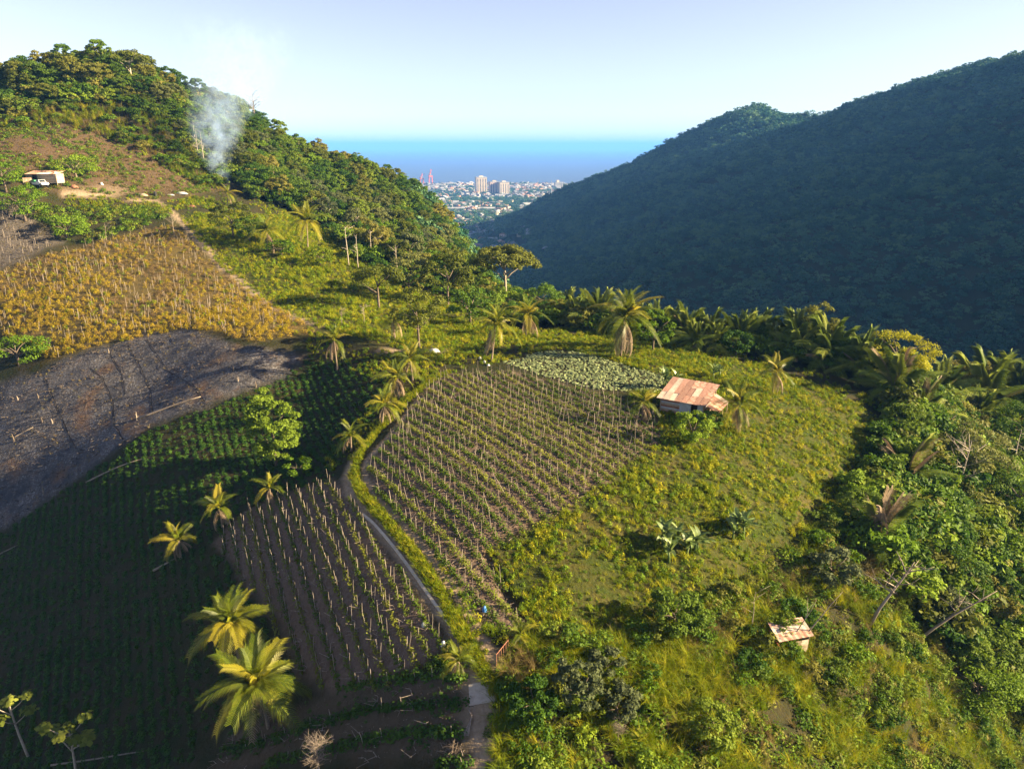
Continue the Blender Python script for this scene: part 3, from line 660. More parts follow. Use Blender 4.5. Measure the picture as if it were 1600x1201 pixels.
# ------------------------------------------------------------------ paths and slabs
def ribbon(pts_uv, w, lift, step=.5, jag=0.0):
    L = gpoly(pts_uv); seg = np.hypot(*np.diff(L, axis=0).T); s = np.concatenate([[0], np.cumsum(seg)])
    t = np.arange(0, s[-1], step); x = np.interp(t, s, L[:, 0]); y = np.interp(t, s, L[:, 1])
    kx = np.convolve(np.pad(x, 3, 'edge'), np.ones(7) / 7, 'valid'); ky = np.convolve(np.pad(y, 3, 'edge'), np.ones(7) / 7, 'valid')
    d = np.stack([np.gradient(kx), np.gradient(ky)], -1); d /= np.linalg.norm(d, axis=1, keepdims=True) + 1e-9
    return kx, ky, d
def slab_strip(name, pts_uv, w, mat, thick=.10, step=.5, w2=None):
    x, y, d = ribbon(pts_uv, w, 0, step); n = len(x); V = []; F = []
    ws = np.linspace(w, w2 or w, n) * (1 + .12 * fbm(x * 3, y * 3, 2., 2))
    for i in range(n):
        for s in (-1, 1):
            px, py = x[i] - d[i][1] * ws[i] / 2 * s, y[i] + d[i][0] * ws[i] / 2 * s
            z = max(z1(px, py), z1(x[i], y[i]) - .1) + thick
            V += [(px, py, z), (px, py, z - thick - .25)]
    for i in range(n - 1):
        a = 4 * i; F += [(a, a + 2, a + 6, a + 4), (a, a + 4, a + 5, a + 1), (a + 2, a + 3, a + 7, a + 6)]
    return obj(name, mesh_from(name, V, F, (mat,)))
CONC = plain_mat('old_concrete', (.40, .34, .27), (.55, .48, .39), 2.5, .9, .2, .4)
tag(slab_strip('concrete_gutter', GUTTER, .21, CONC, .05), kind='structure')
tag(slab_strip('concrete_path', SLAB_C, 1.9, CONC, .05, w2=1.6), kind='structure')

# ------------------------------------------------------------------ stakes and crop rows
stakes = []          # (x, y, height, lean, pixels)
def row_set(poly, p0, p1, spacing, stake_gap, hmin, hmax, lean, label, short, group, mat, plant_n, pr, ph, leaf, jitter=.08, every=1):
    a = ground(*p0); b_ = ground(*p1); d = np.array([b_.x - a.x, b_.y - a.y]); d /= np.linalg.norm(d); nrm = np.array([-d[1], d[0]])
    if nrm[1] > 0: nrm = -nrm
    c = (poly - poly.mean(0)) @ nrm; rows = []
    for off in np.arange(c.min() + .4, c.max() - .2, spacing):
        o = poly.mean(0) + nrm * off; t = np.arange(-70, 70, .55); x = o[0] + d[0] * t; y = o[1] + d[1] * t
        wob = fbm(x, y, 7., 2) * .25; x = x + nrm[0] * wob; y = y + nrm[1] * wob
        k = inpoly(x, y, poly)
        ix = np.where(k)[0]
        for part in (np.split(ix, np.where(np.diff(ix) > 1)[0] + 1) if len(ix) else []):
            if len(part) > 3: rows.append((x[part], y[part], off))
    names = ['first', 'second', 'third', 'fourth', 'fifth', 'sixth', 'seventh', 'eighth', 'ninth', 'tenth', 'eleventh', 'twelfth', 'thirteenth', 'fourteenth', 'fifteenth', 'sixteenth', 'seventeenth', 'eighteenth', 'nineteenth', 'twentieth']
    names += ['twenty-' + q for q in names[:9]] + ['thirtieth'] + ['thirty-' + q for q in names[:9]] + ['fortieth'] + ['forty-' + q for q in names[:9]]
    for ri, (x, y, off) in enumerate(rows):
        g = np.random.default_rng(1000 + ri + int(spacing * 100)); Cs, Ns, Ts = [], [], []
        z = zt(x, y); cx, cy, cz = x[0], y[0], z[0]
        for i in range(len(x)):
            for q in range(2):
                if g.random() < .04: continue
                sx = x[i] + g.normal(0, jitter) + d[0] * (.28 * q); sy = y[i] + g.normal(0, jitter) + d[1] * (.28 * q)
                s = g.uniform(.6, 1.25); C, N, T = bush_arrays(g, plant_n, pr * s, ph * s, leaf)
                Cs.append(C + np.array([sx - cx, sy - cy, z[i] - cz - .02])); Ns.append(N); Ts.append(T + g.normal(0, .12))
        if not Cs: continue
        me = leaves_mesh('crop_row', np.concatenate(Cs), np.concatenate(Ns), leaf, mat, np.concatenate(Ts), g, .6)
        o = obj('crop_row', me, loc=(cx, cy, cz)); tag(o, label % names[min(ri, len(names) - 1)], 'crop row', group)
        if stake_gap:
            t = 0.0; ds = np.concatenate([[0], np.cumsum(np.hypot(np.diff(x), np.diff(y)))]); t = g.uniform(0, stake_gap); sn = 0
            while t < ds[-1]:
                if g.random() < .86:
                    px, py = np.interp(t, ds, x) + g.normal(0, .08), np.interp(t, ds, y) + g.normal(0, .08)
                    stakes.append((px, py, g.uniform(hmin, hmax), g.normal(0, lean), g.normal(0, lean), (short, names[min(ri, 48)], names[min(sn, 48)])))
                    sn += 1
                t += stake_gap * g.uniform(.75, 1.3)
row_set(FIELD, (625, 682), (800, 825), 1.28, 1.3, .9, 2.4, .12, '%s row counted from the far corner of the tall-staked bean field', 'central staked field', 'bean rows of the central staked field', L_BEAN, 22, .46, .52, .21)
row_set(FIELD_L, (480, 800), (575, 1050), 1.0, .98, .7, 1.7, .075, '%s row counted from the far edge of the shaded staked field left of the path', 'shaded left staked field', 'bean rows of the left staked field', L_BEAN, 17, .36, .46, .19)
row_set(ROWS_B, (480, 1105), (715, 1068), 1.9, 2.0, .6, 1.0, .10, '%s leafy terrace row counted from the top, near the bottom edge beside the path', 'bottom terraces', 'terrace rows at the bottom', leaf_mat('terrace_leaf', (.03, .08, .012), (.09, .16, .02), (.08, .13, .02)), 32, .62, .60, .26, .14)
_sy = sample(YELLOW, .22); _g = np.random.default_rng(77)
field_stakes = list(stakes)
for x, y in zip(*_sy): stakes.append((x, y, _g.uniform(1.0, 1.9), _g.normal(0, .07), _g.normal(0, .07), None))
for x, y in zip(*sample(GREYF, .35)): stakes.append((x, y, _g.uniform(1.0, 1.7), _g.normal(0, .06), _g.normal(0, .06), None))
for (u, v) in [(0.5,0)]: pass
S_MESH = []
for k in range(5):
    mb = MB(); g = random.Random(k)
    mb.tube([(0, 0, -.12), (g.uniform(-.015, .015), g.uniform(-.015, .015), .35), (g.uniform(-.03, .03), g.uniform(-.03, .03), .7), (g.uniform(-.02, .02), 0, 1.0)], [.018, .017, .015, .012], 5)
    S_MESH.append(mb.mesh('wooden_stake', (STAKE,)))
SZ = zt([s[0] for s in stakes], [s[1] for s in stakes])
order = sorted(range(len(stakes)), key=lambda i: -px_size(stakes[i][0], stakes[i][1], SZ[i]) * stakes[i][2])
vis = [i for i in order]
rest_mb = MB()
for n_, i in enumerate(vis):
    x, y, h, lx, ly, who = stakes[i]; z = SZ[i]
    if n_ < 300 and who:
        where = ('the shaded staked field left of the path' if inpoly(np.array([x]), np.array([y]), FIELD_L)[0] else 'the central staked bean field' if inpoly(np.array([x]), np.array([y]), FIELD)[0]
                 else 'the leafy terrace rows at the bottom' if inpoly(np.array([x]), np.array([y]), ROWS_B)[0] else 'the yellow crop on the left hillside')
        o = obj('wooden_stake', S_MESH[n_ % 5], loc=(x, y, z), rot=(lx, ly, x * 7), scale=(.95, .95, h))
        tag(o, 'thin wooden stake, %s from the upper end of the %s row, %s' % (who[2], who[1], who[0]), 'stake', 'stakes in ' + where)
    else:
        rest_mb.tube([(x, y, z - .1), (x + ly * h * .5 + .02, y - lx * h * .5, z + h * .5), (x + ly * h, y - lx * h, z + h)], [.026, .023, .018], 4, cap=False)
tag(obj('far_stakes', rest_mb.mesh('far_stakes', (STAKE,))), 'farther wooden stakes in the fields', None, None, 'stuff')

# ------------------------------------------------------------------ palms
FR_FRESH = [frond_mesh('frond', L_PALM, 1 + k, 3.4, 38, .85, d_, .24, .28, .020, hang=.5) for k, d_ in enumerate((.42, .66, .95))]
FR_DEAD = [frond_mesh('dead_frond', L_DEADF, 11 + k, 3.2, 18, .6, .5, -.25, .1, hang=.6) for k in range(2)]
FR_COH = [frond_mesh('frond', L_COH, 21 + k, 7.0, 64, 1.4, d_, .05, .16, .012, hang=.75) for k, d_ in enumerate((.30, .55, .85))]
FR_COHD = [frond_mesh('dead_frond', L_DEADF, 31 + k, 6.0, 48, .95, .16 + .1 * k, -.1, .1, .013, hang=.35) for k in range(2)]
def palm_trunk(h, r, bend, seed):
    mb = MB(); g = random.Random(seed); a = g.uniform(0, 6.28); pts = []; rad = []
    for k in range(9):
        t = k / 8; pts.append((bend * t * t * math.cos(a), bend * t * t * math.sin(a), -.3 + (h + .3) * t)); rad.append(r * (1.45 - .6 * min(1, t * 3)) * (1 + .07 * (k % 2)))
    mb.tube(pts, rad, 8); return mb.mesh('trunk', (PALMT,)), Vector(pts[-1])
def coconut(u, v, top_v, size, label, dead=2, nf=15, seed=0, group='coconut palms on the ridge'):
    g = random.Random(900 + seed); p = ground(u, v); s = px_size(p.x, p.y, p.z); h = max(.5, (v - top_v) / s / .92)
    root = empty('coconut_palm', p, g.uniform(0, 6.28)); tag(root, label, 'palm', group)
    root.rotation_euler = (g.uniform(-.14, .14), g.uniform(-.14, .14), g.uniform(0, 6.28)); me, top = palm_trunk(h,   .12 if h > 2.2 else .11, h * .06, seed); obj('trunk', me, root)
    sc0 = size / s / 3.1
    for k in range(nf):
        ring = k / (nf - 1); el = math.radians(80 - 85 * ring + g.uniform(-10, 10)); az = k * 2.39996 + g.uniform(-.25, .25)
        o = obj('frond', FR_FRESH[min(2, int(ring * 3))], root, loc=top + Vector((0, 0, .05 * (1 - ring))), scale=sc0 * g.uniform(.82, 1.1) * (.8 + .2 * math.sin(ring * 3)))
        o.rotation_euler = Euler((g.uniform(-.25, .25), -el, az), 'XYZ')
    for k in range(dead):
        o = obj('dead_frond', FR_DEAD[k % 2], root, loc=top - Vector((0, 0, .1)), scale=sc0 * g.uniform(.7, 1.0))
        o.rotation_euler = Euler((g.uniform(-.4, .4), math.radians(g.uniform(25, 60)), g.uniform(0, 6.28)), 'XYZ')
        o['label'] = 'withered brown frond hanging below the crown'
    if size > 45:
        for k in range(5):
            mb = MB(); a = k * 1.26; mb.tube([(0, 0, .14), (0, 0, .08), (0, 0, -.08), (0, 0, -.14)], [.03, .11, .11, .03], 7)
            obj('coconut', mb.mesh('coconut', (L_CEC,), True), root, loc=top + Vector((math.cos(a) * .25, math.sin(a) * .25, -.2)))
    return root
for i, a in enumerate([
 (374,1032,966,66,'coconut palm lit from the right above the biggest palm at lower left',3,20),
 (420,1136,1062,82,'biggest coconut palm with a full fanned crown at lower left',2,26),
 (283,872,842,38,'young coconut palm with brown lower fronds at the left edge of the lower stakes',4,10),
 (348,822,792,37,'young golden coconut palm at the top left corner of the lower staked field',3,12),
 (422,784,763,30,'small coconut palm just below the round leafy tree',2,9),
 (549,704,682,32,'small yellow coconut palm at the bend of the path',2,10),
 (597,664,632,36,'yellow coconut palm, second up along the path from the bend',3,12),
 (627,616,590,42,'coconut palm with many withered brown fronds beside the path',7,12),
 (645,594,564,38,'coconut palm beside the path just below the saddle track',3,13),
 (527,577,535,34,'coconut palm with a thick brown trunk beside the burnt field',3,9),
 (617,530,500,36,'coconut palm next to the slender tree on the saddle',2,12),
 (768,564,512,44,'coconut palm with a pale trunk and white sacks at its foot',2,16),
 (822,526,496,40,'coconut palm at the far edge of the clearing behind the cabbages',3,14),
 (970,556,503,62,'large dark coconut palm with hanging dry fronds behind the cabbage plot',5,18),
 (1207,614,582,36,'short coconut palm alone in the meadow right of the hut',3,12),
 (1004,656,630,34,'young coconut palm touching the left wall of the tin hut',2,12),
 (1152,672,632,42,'coconut palm hanging over the right side of the tin hut',4,15),
 (481,388,352,38,'bushy palm high on the green slope below the wooded hill',1,16),
 (418,392,366,34,'bushy palm left of another on the green slope below the wooded hill',1,14),
 (356,322,306,20,'small palm beside the smoking clearing',1,10),
 (813,1004,990,30,'small bright palm at the end of the ditch by the path',1,10),
 (716,1048,1030,36,'low palm bush beside the lower end of the path',2,12),
 ]): coconut(a[0], a[1], a[2], a[3], a[4], a[5], a[6], i)
coh_n = [0]
def feather_palm(u, v, hpx, label, dead=2, nf=24, seed=0, spread=72, trunk=.2, base=None):
    g = random.Random(300 + seed); p = base or ground(u, v); s = px_size(p.x, p.y, p.z); H = hpx / s
    root = empty('feather_palm', p, g.uniform(0, 6.28)); tag(root, label, 'palm', 'feather palms along the gully rim')
    th_ = H * trunk; mb = MB(); mb.tube([(0, 0, -.4), (0, 0, th_ * .5), (0, 0, th_)], [.42, .34, .30], 8); obj('trunk', mb.mesh('trunk', (PALMT,)), root)
    sc0 = (H - th_) / 6.4
    for k in range(nf):
        ring = k / (nf - 1); el = math.radians(86 - spread * ring + g.uniform(-6, 6)); az = k * 2.39996 + g.uniform(-.2, .2)
        o = obj('frond', FR_COH[min(2, int(ring * 3))], root, loc=(0, 0, th_ - .1), scale=sc0 * g.uniform(.85, 1.12)); o.rotation_euler = Euler((g.uniform(-.6, .6), -el, az), 'XYZ')
    for k in range(dead):
        o = obj('dead_frond', FR_COHD[k % 2], root, loc=(0, 0, th_ - .15), scale=sc0 * (g.uniform(1.05, 1.3) if dead > 3 else g.uniform(.75, 1.0))); o.rotation_euler = Euler((g.uniform(-.6, .6), -math.radians(g.uniform(58, 88) if dead > 3 else g.uniform(20, 70)), g.uniform(0, 6.28)), 'XYZ')
        o['label'] = 'dry pale brown frond'
for i, a in enumerate([
 (1180,548,72,'feather palm at the left end of the gully rim beyond the meadow'),(1237,560,84,'tall feather palm behind the lone meadow palm'),(1290,575,92,'feather palm right of the highest tree on the gully rim'),
 (1345,590,80,'feather palm between the gully rim and the big yellow-green tree'),(1393,626,92,'feather palm with two pale dead fronds at the corner of the meadow',4),(1432,662,80,'feather palm with drooping grey-brown fronds right of the meadow corner',5),
 (1530,650,112,'wide dark feather palm with long fronds right of the pale fronds'),(1585,640,95,'feather palm cut by the right edge below the mountain'),(1470,590,80,'feather palm behind the big yellow-green tree'),
 (1412,765,98,'grey half-dead feather palm standing below the meadow corner',6,5),(1368,872,122,'half-dead feather palm with upright pale fronds above the leaning trunks',7,6),(1440,850,70,'low feather palm with a single arching brown frond by the leaning trunk',3,6),
 (882,500,54,'feather palm above the clearing, leftmost of the saddle palms'),(915,505,58,'feather palm above the clearing, second from left of the saddle palms'),(948,512,52,'feather palm behind the large dark coconut palm'),
 (1085,545,52,'feather palm right of the bright leafy tree on the rim'),(1115,548,50,'feather palm in the dark gap of the gully rim'),(1520,565,70,'feather palm on the skyline of the gully rim at far right'),(1560,590,78,'feather palm second from the right edge on the rim'),
 (165,118,40,'palm on the crest of the left hill below the bare trunk'),(110,118,38,'palm on the crest of the left hill, left of the other'),
 ]): feather_palm(a[0], a[1], a[2] * .9, a[3], a[4] if len(a) > 4 else 1, a[5] if len(a) > 5 else 24, i)

# ------------------------------------------------------------------ bananas
def banana_leaf(seed):
    g = random.Random(seed); V = []; F = []; T = []; n = 7
    for k in range(n + 1):
        t = k / n; w = .30 * math.sin(math.pi * min(1, t * .92 + .06)) ** .7 * (1 if t > .12 else .25); z = 1.0 * t - 1.05 * t * t; x = 1.9 * t
        V += [(x, -w, z + w * .35 + g.uniform(-.03, .03)), (x, 0, z), (x, w, z + w * .35 + g.uniform(-.03, .03))]; T += [.35, .9, .35]
    for k in range(n):
        a = 3 * k; F += [(a, a + 1, a + 4, a + 3), (a + 1, a + 2, a + 5, a + 4)]
    return mesh_from('leaf', V, F, (L_BAN,), attrs={'tone': T})
BL = [banana_leaf(k) for k in range(3)]
def banana(u, v, n, spread, h, label, seed):
    g = random.Random(seed); p = ground(u, v); root = empty('banana_clump', p, 0); tag(root, label, 'banana plant', 'banana plants on the meadow')
    for k in range(n):
        ox, oy = g.uniform(-spread, spread), g.uniform(-spread * .6, spread * .6); hh = h * g.uniform(.6, 1.1); z0 = z1(p.x + ox, p.y + oy) - p.z
        mb = MB(); mb.tube([(ox, oy, z0 - .2), (ox, oy, z0 + hh * .5), (ox + g.uniform(-.1, .1), oy, z0 + hh)], [.14, .11, .06], 7); obj('stem', mb.mesh('stem', (L_BAN,), True), root)
        for j in range(7):
            o = obj('leaf', BL[j % 3], root, loc=(ox, oy, z0 + hh * g.uniform(.8, 1)), scale=g.uniform(.55, .95)); o.rotation_euler = Euler((g.uniform(-.4, .4), -math.radians(g.uniform(0, 65)), j * .9 + g.uniform(0, 1)), 'XYZ')
banana(1062, 868, 10, 1.9, 1.15, 'wide clump of bananas in the middle of the right-hand meadow', 1)
banana(1152, 838, 5, .8, 1.2, 'smaller banana clump right of the wide one on the meadow', 2)
banana(1048, 606, 4, 1.3, 1.5, 'banana plants growing behind the tin hut roof', 3)
banana(1118, 590, 2, .8, 1.2, 'low banana plant behind the right corner of the hut', 4)

# ------------------------------------------------------------------ trees that stand out
def tree_obj(name, p, crown, trunk, scale, label, group, rz=0.0, cat='tree', sz=1.0):
    root = empty(name, p, rz); root.scale = (scale, scale, scale * sz); tag(root, label, cat, group)
    obj('trunk', trunk, root); obj('crown', crown, root); return root
def special(u, v, hpx, wpx, mat, label, seed, name='broadleaf_tree', n=4200, leaf=.22, clumps=40, cr=.28, trunk_f=.2, bark=BARK, up=.35, low=-.8, flat=None):
    p = ground(u, v); s = px_size(p.x, p.y, p.z); H = hpx / s; rx = wpx / s / 2; tz = H * trunk_f; rz = (H - tz) / 2
    cm = crown_mesh('crown', mat, seed, n, rx * .92, rz * .88, tz + rz, clumps, cr, leaf, up, low=low)
    tm = trunk_mesh('trunk', bark, seed, tz + rz * .9, max(.06, rx * .045), 7, rx * .7, top=.7)
    return tree_obj(name, p, cm, tm, 1.0, label, 'trees and bushes that stand alone')
special(432,728,140,86,L_MID,'round dense leafy tree lit on its right side above the lower stakes',501,clumps=80,cr=.25,leaf=.34,trunk_f=.02,n=9500,low=-1)
special(466,745,36,46,L_LIGHT,'low bright green bush right of the round leafy tree',502,'bush',1400,.3,16,.36,.02)
special(655,545,105,84,L_OLIVE,'slender olive-green tree standing on the saddle',503,n=3600,leaf=.34,clumps=34,cr=.26,trunk_f=.22)
special(592,482,66,88,L_OLIVE,'flat-topped yellow-green tree on the green slope',504,n=3400,leaf=.36,clumps=30,cr=.30,trunk_f=.36,bark=BARK,low=-.3)
special(790,468,84,112,L_OLIVE,'dome-shaped brown-green tree against the dark valley',505,n=9500,leaf=.5,clumps=60,cr=.22,trunk_f=.30,bark=BARK_P,low=-.1)
special(700,480,90,90,L_OLIVE,'tall olive tree at the foot of the wooded hill beside the dome tree',506,n=4200,leaf=.46,clumps=40,cr=.27)
special(640,468,74,76,L_GREY,'grey-green tree behind the slender saddle tree',507,n=3200,leaf=.44)
special(735,505,56,80,L_DARK,'dark bushy tree in the shade below the dome tree',508,n=3200,leaf=.44,trunk_f=.05)
special(845,490,46,70,L_MID,'leafy tree right of the dome tree at the edge of the clearing',509,n=2800,leaf=.42,trunk_f=.05)
special(1020,548,66,66,L_LIGHT,'bright leafy tree right of the large dark coconut palm',510,n=2800,leaf=.38,trunk_f=.12)
special(1150,556,42,60,L_DARK,'dark round bush on the rim behind the meadow',511,'bush',2200,.4,trunk_f=.02)
special(1270,560,100,66,L_OLIVE,'highest tree on the gully rim right of the meadow palm',512,n=3200,leaf=.4)
special(1395,608,96,112,L_GRASS,'big yellow-green feathery tree behind the pale dead fronds',513,n=6200,leaf=.26,clumps=60,cr=.22,trunk_f=.25)
special(1500,640,86,96,L_OLIVE,'olive tree right of the big yellow-green tree',514,n=4200,leaf=.3)
special(1590,720,100,90,L_MID,'leafy tree cut by the right edge above the gully',515,n=4200,leaf=.32)
special(1505,760,100,130,L_GREY,'spreading grey-green tree with pale branches over the gully',516,n=5200,leaf=.34,clumps=50,cr=.24,trunk_f=.3,bark=BARK_P)
special(1580,830,110,120,L_MID,'vine-covered tree at the right edge below the spreading tree',517,n=5200,leaf=.3)
special(1480,930,80,110,L_DARK,'dark vine-covered mound right of the leaning trunks',518,n=5200,leaf=.28,trunk_f=.03)
special(1570,985,80,120,L_MID,'creeper-covered bush at the right edge near the bottom',519,'bush',5200,.28,trunk_f=.03)
special(1520,1100,80,130,L_LIGHT,'light green tangle of shrubs in the bottom right corner',520,'bush',5200,.26,trunk_f=.02)
special(1300,910,58,80,L_GREY,'broad-leaved shrub above the little pale-roofed shed',521,'bush',2400,.32,24,.3,.05)
special(1055,985,74,90,L_DARK,'dark leafy bush in the middle of the near slope',522,'bush',3600,.26,40,.26,.03)
special(905,1108,100,84,L_GREY,'greyish shrub on the near slope beside the path end',523,'bush',3800,.28,40,.26,.03)
special(965,1120,60,70,L_GREY,'smaller greyish shrub right of its neighbour on the near slope',524,'bush',2600,.28,30,.28,.03)
special(830,1130,90,80,L_DARK,'dark bush right beside the concrete path',525,'bush',3600,.24,36,.28,.02)
special(945,1050,40,60,L_GREY,'pale-leaved shrub uphill of the greyish shrubs',526,'bush',2000,.28,22,.3,.03)
special(1110,1150,50,90,L_MID,'round leafy shrub on the bottom slope',527,'bush',2800,.24,30,.3,.02)
special(1080,690,50,64,L_LIGHT,'light bush in front of the tin hut door',528,'bush',2600,.26,28,.3,.03)
special(1110,672,30,44,L_MID,'small bush under the right corner of the tin hut',529,'bush',1500,.24,20,.32,.03)
special(1460,700,70,100,L_MID,'bush below the drooping grey-brown palm',530,'bush',3600,.3,trunk_f=.03)
special(1340,830,70,90,L_DARK,'dark reedy bush left of the upright pale fronds',531,'bush',3600,.26,trunk_f=.02)
special(645,285,28,24,L_DARK,'lone round tree on the end of the wooded hill above the city',532,n=1200,leaf=.9,trunk_f=.35)
special(365,372,58,66,L_OLIVE,'rounded tree beside the trail on the green slope',533,n=2800,leaf=.4,trunk_f=.1)
special(390,378,44,50,L_DARK,'dark bush right of the rounded trail tree',534,'bush',2000,.4,trunk_f=.03)
special(10,300,60,70,L_LIGHT,'yellow-green tree at the left edge below the shack',535,n=2600,leaf=.4,trunk_f=.05)
special(40,345,54,80,L_LIGHT,'bright bush below the parked pickup',536,'bush',2800,.4,trunk_f=.02)
special(105,375,40,70,L_LIGHT,'bright bush at the corner of the dry field',537,'bush',2400,.4,trunk_f=.02)
special(120,280,36,70,L_LIGHT,'leafy creeper mound right of the shack',538,'bush',2400,.4,trunk_f=.02)
special(500,415,30,50,L_GRASS,'yellowish bush below the bushy palm',539,'bush',1800,.36,trunk_f=.02)
special(30,570,50,90,L_LIGHT,'green bush patch at the left edge between the yellow crop and the burnt field',541,'bush',3600,.36,trunk_f=.02)
special(440,400,26,50,L_LIGHT,'low bush below the two slope palms',540,'bush',1600,.36,trunk_f=.02)

# cecropias at the lower left
def cecropia(u, v, h, label, seed, lean, heads):
    g = random.Random(seed); p = ground(u, v); root = empty('cecropia_tree', p); tag(root, label, 'tree', 'cecropia trees at lower left')
    mb = MB(); top = Vector((lean[0], lean[1], h))
    f = lambda t: Vector((lean[0] * t * (2 - t), lean[1] * t, h * t)); mb.tube([f(0) - Vector((0, 0, .4)), f(.2), f(.4), f(.6), f(.8), f(1)], [.13, .11, .10, .085, .07, .05], 7); tips = [f(1)]
    for k in range(heads):
        t = g.uniform(.5, .9); a = k * 2.2 + g.random(); b0 = f(t); L = g.uniform(1.0, 2.0); e = b0 + Vector((math.cos(a) * L, math.sin(a) * L * .6, L * g.uniform(.55, 1.0)))
        mb.tube([b0, (b0 + e) / 2 - Vector((0, 0, .1)), e], [.06, .045, .03], 5); tips.append(e)
    obj('trunk', mb.mesh('trunk', (BARK_P,), True), root)
    for k, e in enumerate(tips):
        G = np.random.default_rng(seed * 20 + k); n = 46; d_ = G.normal(size=(n, 3)); d_ /= np.linalg.norm(d_, axis=1, keepdims=True); d_[:, 2] = np.abs(d_[:, 2]) * .6
        C = np.array(e) + d_ * G.uniform(.25, .75, n)[:, None]; N = d_ * .6 + np.array([0, 0, .8]) + G.normal(size=(n, 3)) * .2
        obj('leaf_cluster', leaves_mesh('leaf_cluster', C, N, .42, L_CEC, .5 + G.normal(size=n) * .2, G, .85, .2), root)
cecropia(45, 1182, 6.2, 'tall thin cecropia with spaced leaf heads at the left bottom edge', 3, (-.6, .2), 5)
cecropia(120, 1215, 5.2, 'branching cecropia with many leaf heads, second from the left bottom corner', 4, (.2, .2), 7)

# ------------------------------------------------------------------ bare and leaning wood
def bare(u, v, hpx, label, seed, lean=(0, 0), r=.12, limbs=8, mat=DEADW, name='dead_tree', twigs=3, cat='dead tree', base=None):
    p = base or ground(u, v); s = px_size(p.x, p.y, p.z); H = hpx / s; g = random.Random(seed); mb = MB()
    f = lambda t: Vector((lean[0] * H * t, lean[1] * H * t, H * t * (1 - .15 * abs(lean[0]) * t)))
    mb.tube([f(0) - Vector((0, 0, .3)), f(.25) + Vector((g.uniform(-.1, .1), 0, 0)), f(.5), f(.75) + Vector((g.uniform(-.1, .1), 0, 0)), f(1)], [r * 1.2, r, r * .8, r * .55, r * .25], 6)
    for k in range(limbs):
        b0 = f(g.uniform(.4, .95)); a = g.uniform(0, 6.28); L = H * g.uniform(.15, .4); e = b0 + Vector((math.cos(a) * L, math.sin(a) * L, L * g.uniform(.2, .9))); mid = (b0 + e) / 2 + Vector((g.uniform(-.1, .1), g.uniform(-.1, .1), .05)) * L
        mb.tube([b0, mid, e], [r * .42, r * .3, r * .13], 5)
        for j in range(twigs):
            w = Vector((g.uniform(-1, 1), g.uniform(-1, 1), g.uniform(-.2, 1))) * L * .5; mb.tube([mid, mid + w * .6, mid + w + Vector((0, 0, .1))], [r * .2, r * .14, r * .06], 4)
    o = obj(name, mb.mesh(name, (mat,), True), loc=p); tag(o, label, cat, 'bare and dead trees'); return o
bare(1358,975,120,'bare trunk leaning right with bare branches over the gully',1,(.42,.0),.15,12)
bare(1425,1003,105,'long bare trunk leaning right, lower of the two leaning ones',2,(1.15,.1),.13,5)
bare(1490,790,110,'pale bare tree with crooked branches among the grey-green leaves',3,(.05,.0),.13,12,BARK_P)
bare(1578,745,80,'pale bare fork at the right edge of the gully',4,(.0,.0),.12,8,BARK_P)
bare(1175,985,72,'thin bare sapling left of the little shed',7,(-.03,0),.04,4,DEADW,twigs=1)
bare(1232,1010,92,'thin leaning pole tree in front of the little shed',8,(.35,0),.05,3,DEADW,twigs=1)
bare(1243,1012,112,'taller thin leaning tree in front of the little shed, right of its twin',9,(.52,0),.06,3,DEADW,twigs=1)
bare(398,190,58,'leafless tree on the crest behind the smoke',10,(.02,0),.22,14,DEADW)
special(207,132,46,60,L_OLIVE,'umbrella-crowned tree with a tall pale trunk on the left hill crest',560,n=2600,leaf=.6,clumps=24,cr=.3,trunk_f=.5,bark=BARK_P,low=-.1)
bare(273,372,36,'dry pale stalk at the top corner of the yellow crop',12,(.0,0),.06,10,DEADW)
bare(167,378,30,'thin dry sapling on the upper rim of the yellow crop',13,(.05,0),.05,6,DEADW)
bare(535,508,30,'small leafless shrub on the grass below the flat-topped tree',14,(0,0),.05,14,DEADW,'dry_shrub',5,'shrub')
bare(568,505,30,'pale forked dry shrub left of the saddle trees',15,(.1,0),.05,12,DEADW,'dry_shrub',5,'shrub')
bare(500,1215,70,'bare twiggy shrub at the bottom among the terrace rows',16,(0,0),.035,60,DEADW,'dry_shrub',6,'shrub')
bare(965,1160,40,'dry brown twiggy shrub on the near slope',17,(0,0),.03,40,DEADW,'dry_shrub',6,'shrub')
for i, (u, v, h) in enumerate([(545,415,60),(560,420,52),(580,405,44),(622,440,50),(320,262,52),(310,250,46),(430,290,30),(445,300,28),(305,225,34)]):
    bare(u, v, h, ['slender pale trunk at the edge of the wooded hill, first of a row', 'slender pale trunk at the edge of the wooded hill, second of a row', 'short slender pale trunk behind the row of two', 'pale trunk left of the grey-green tree', 'white trunk standing in the smoke', 'white trunk at the left rim of the smoke', 'thin trunk right of the smoke', 'thin trunk farther right of the smoke', 'slanting white trunk above the smoke'][i], 30 + i, (.03 * (i % 3 - 1), 0), .12, 4, BARK_P, twigs=1)

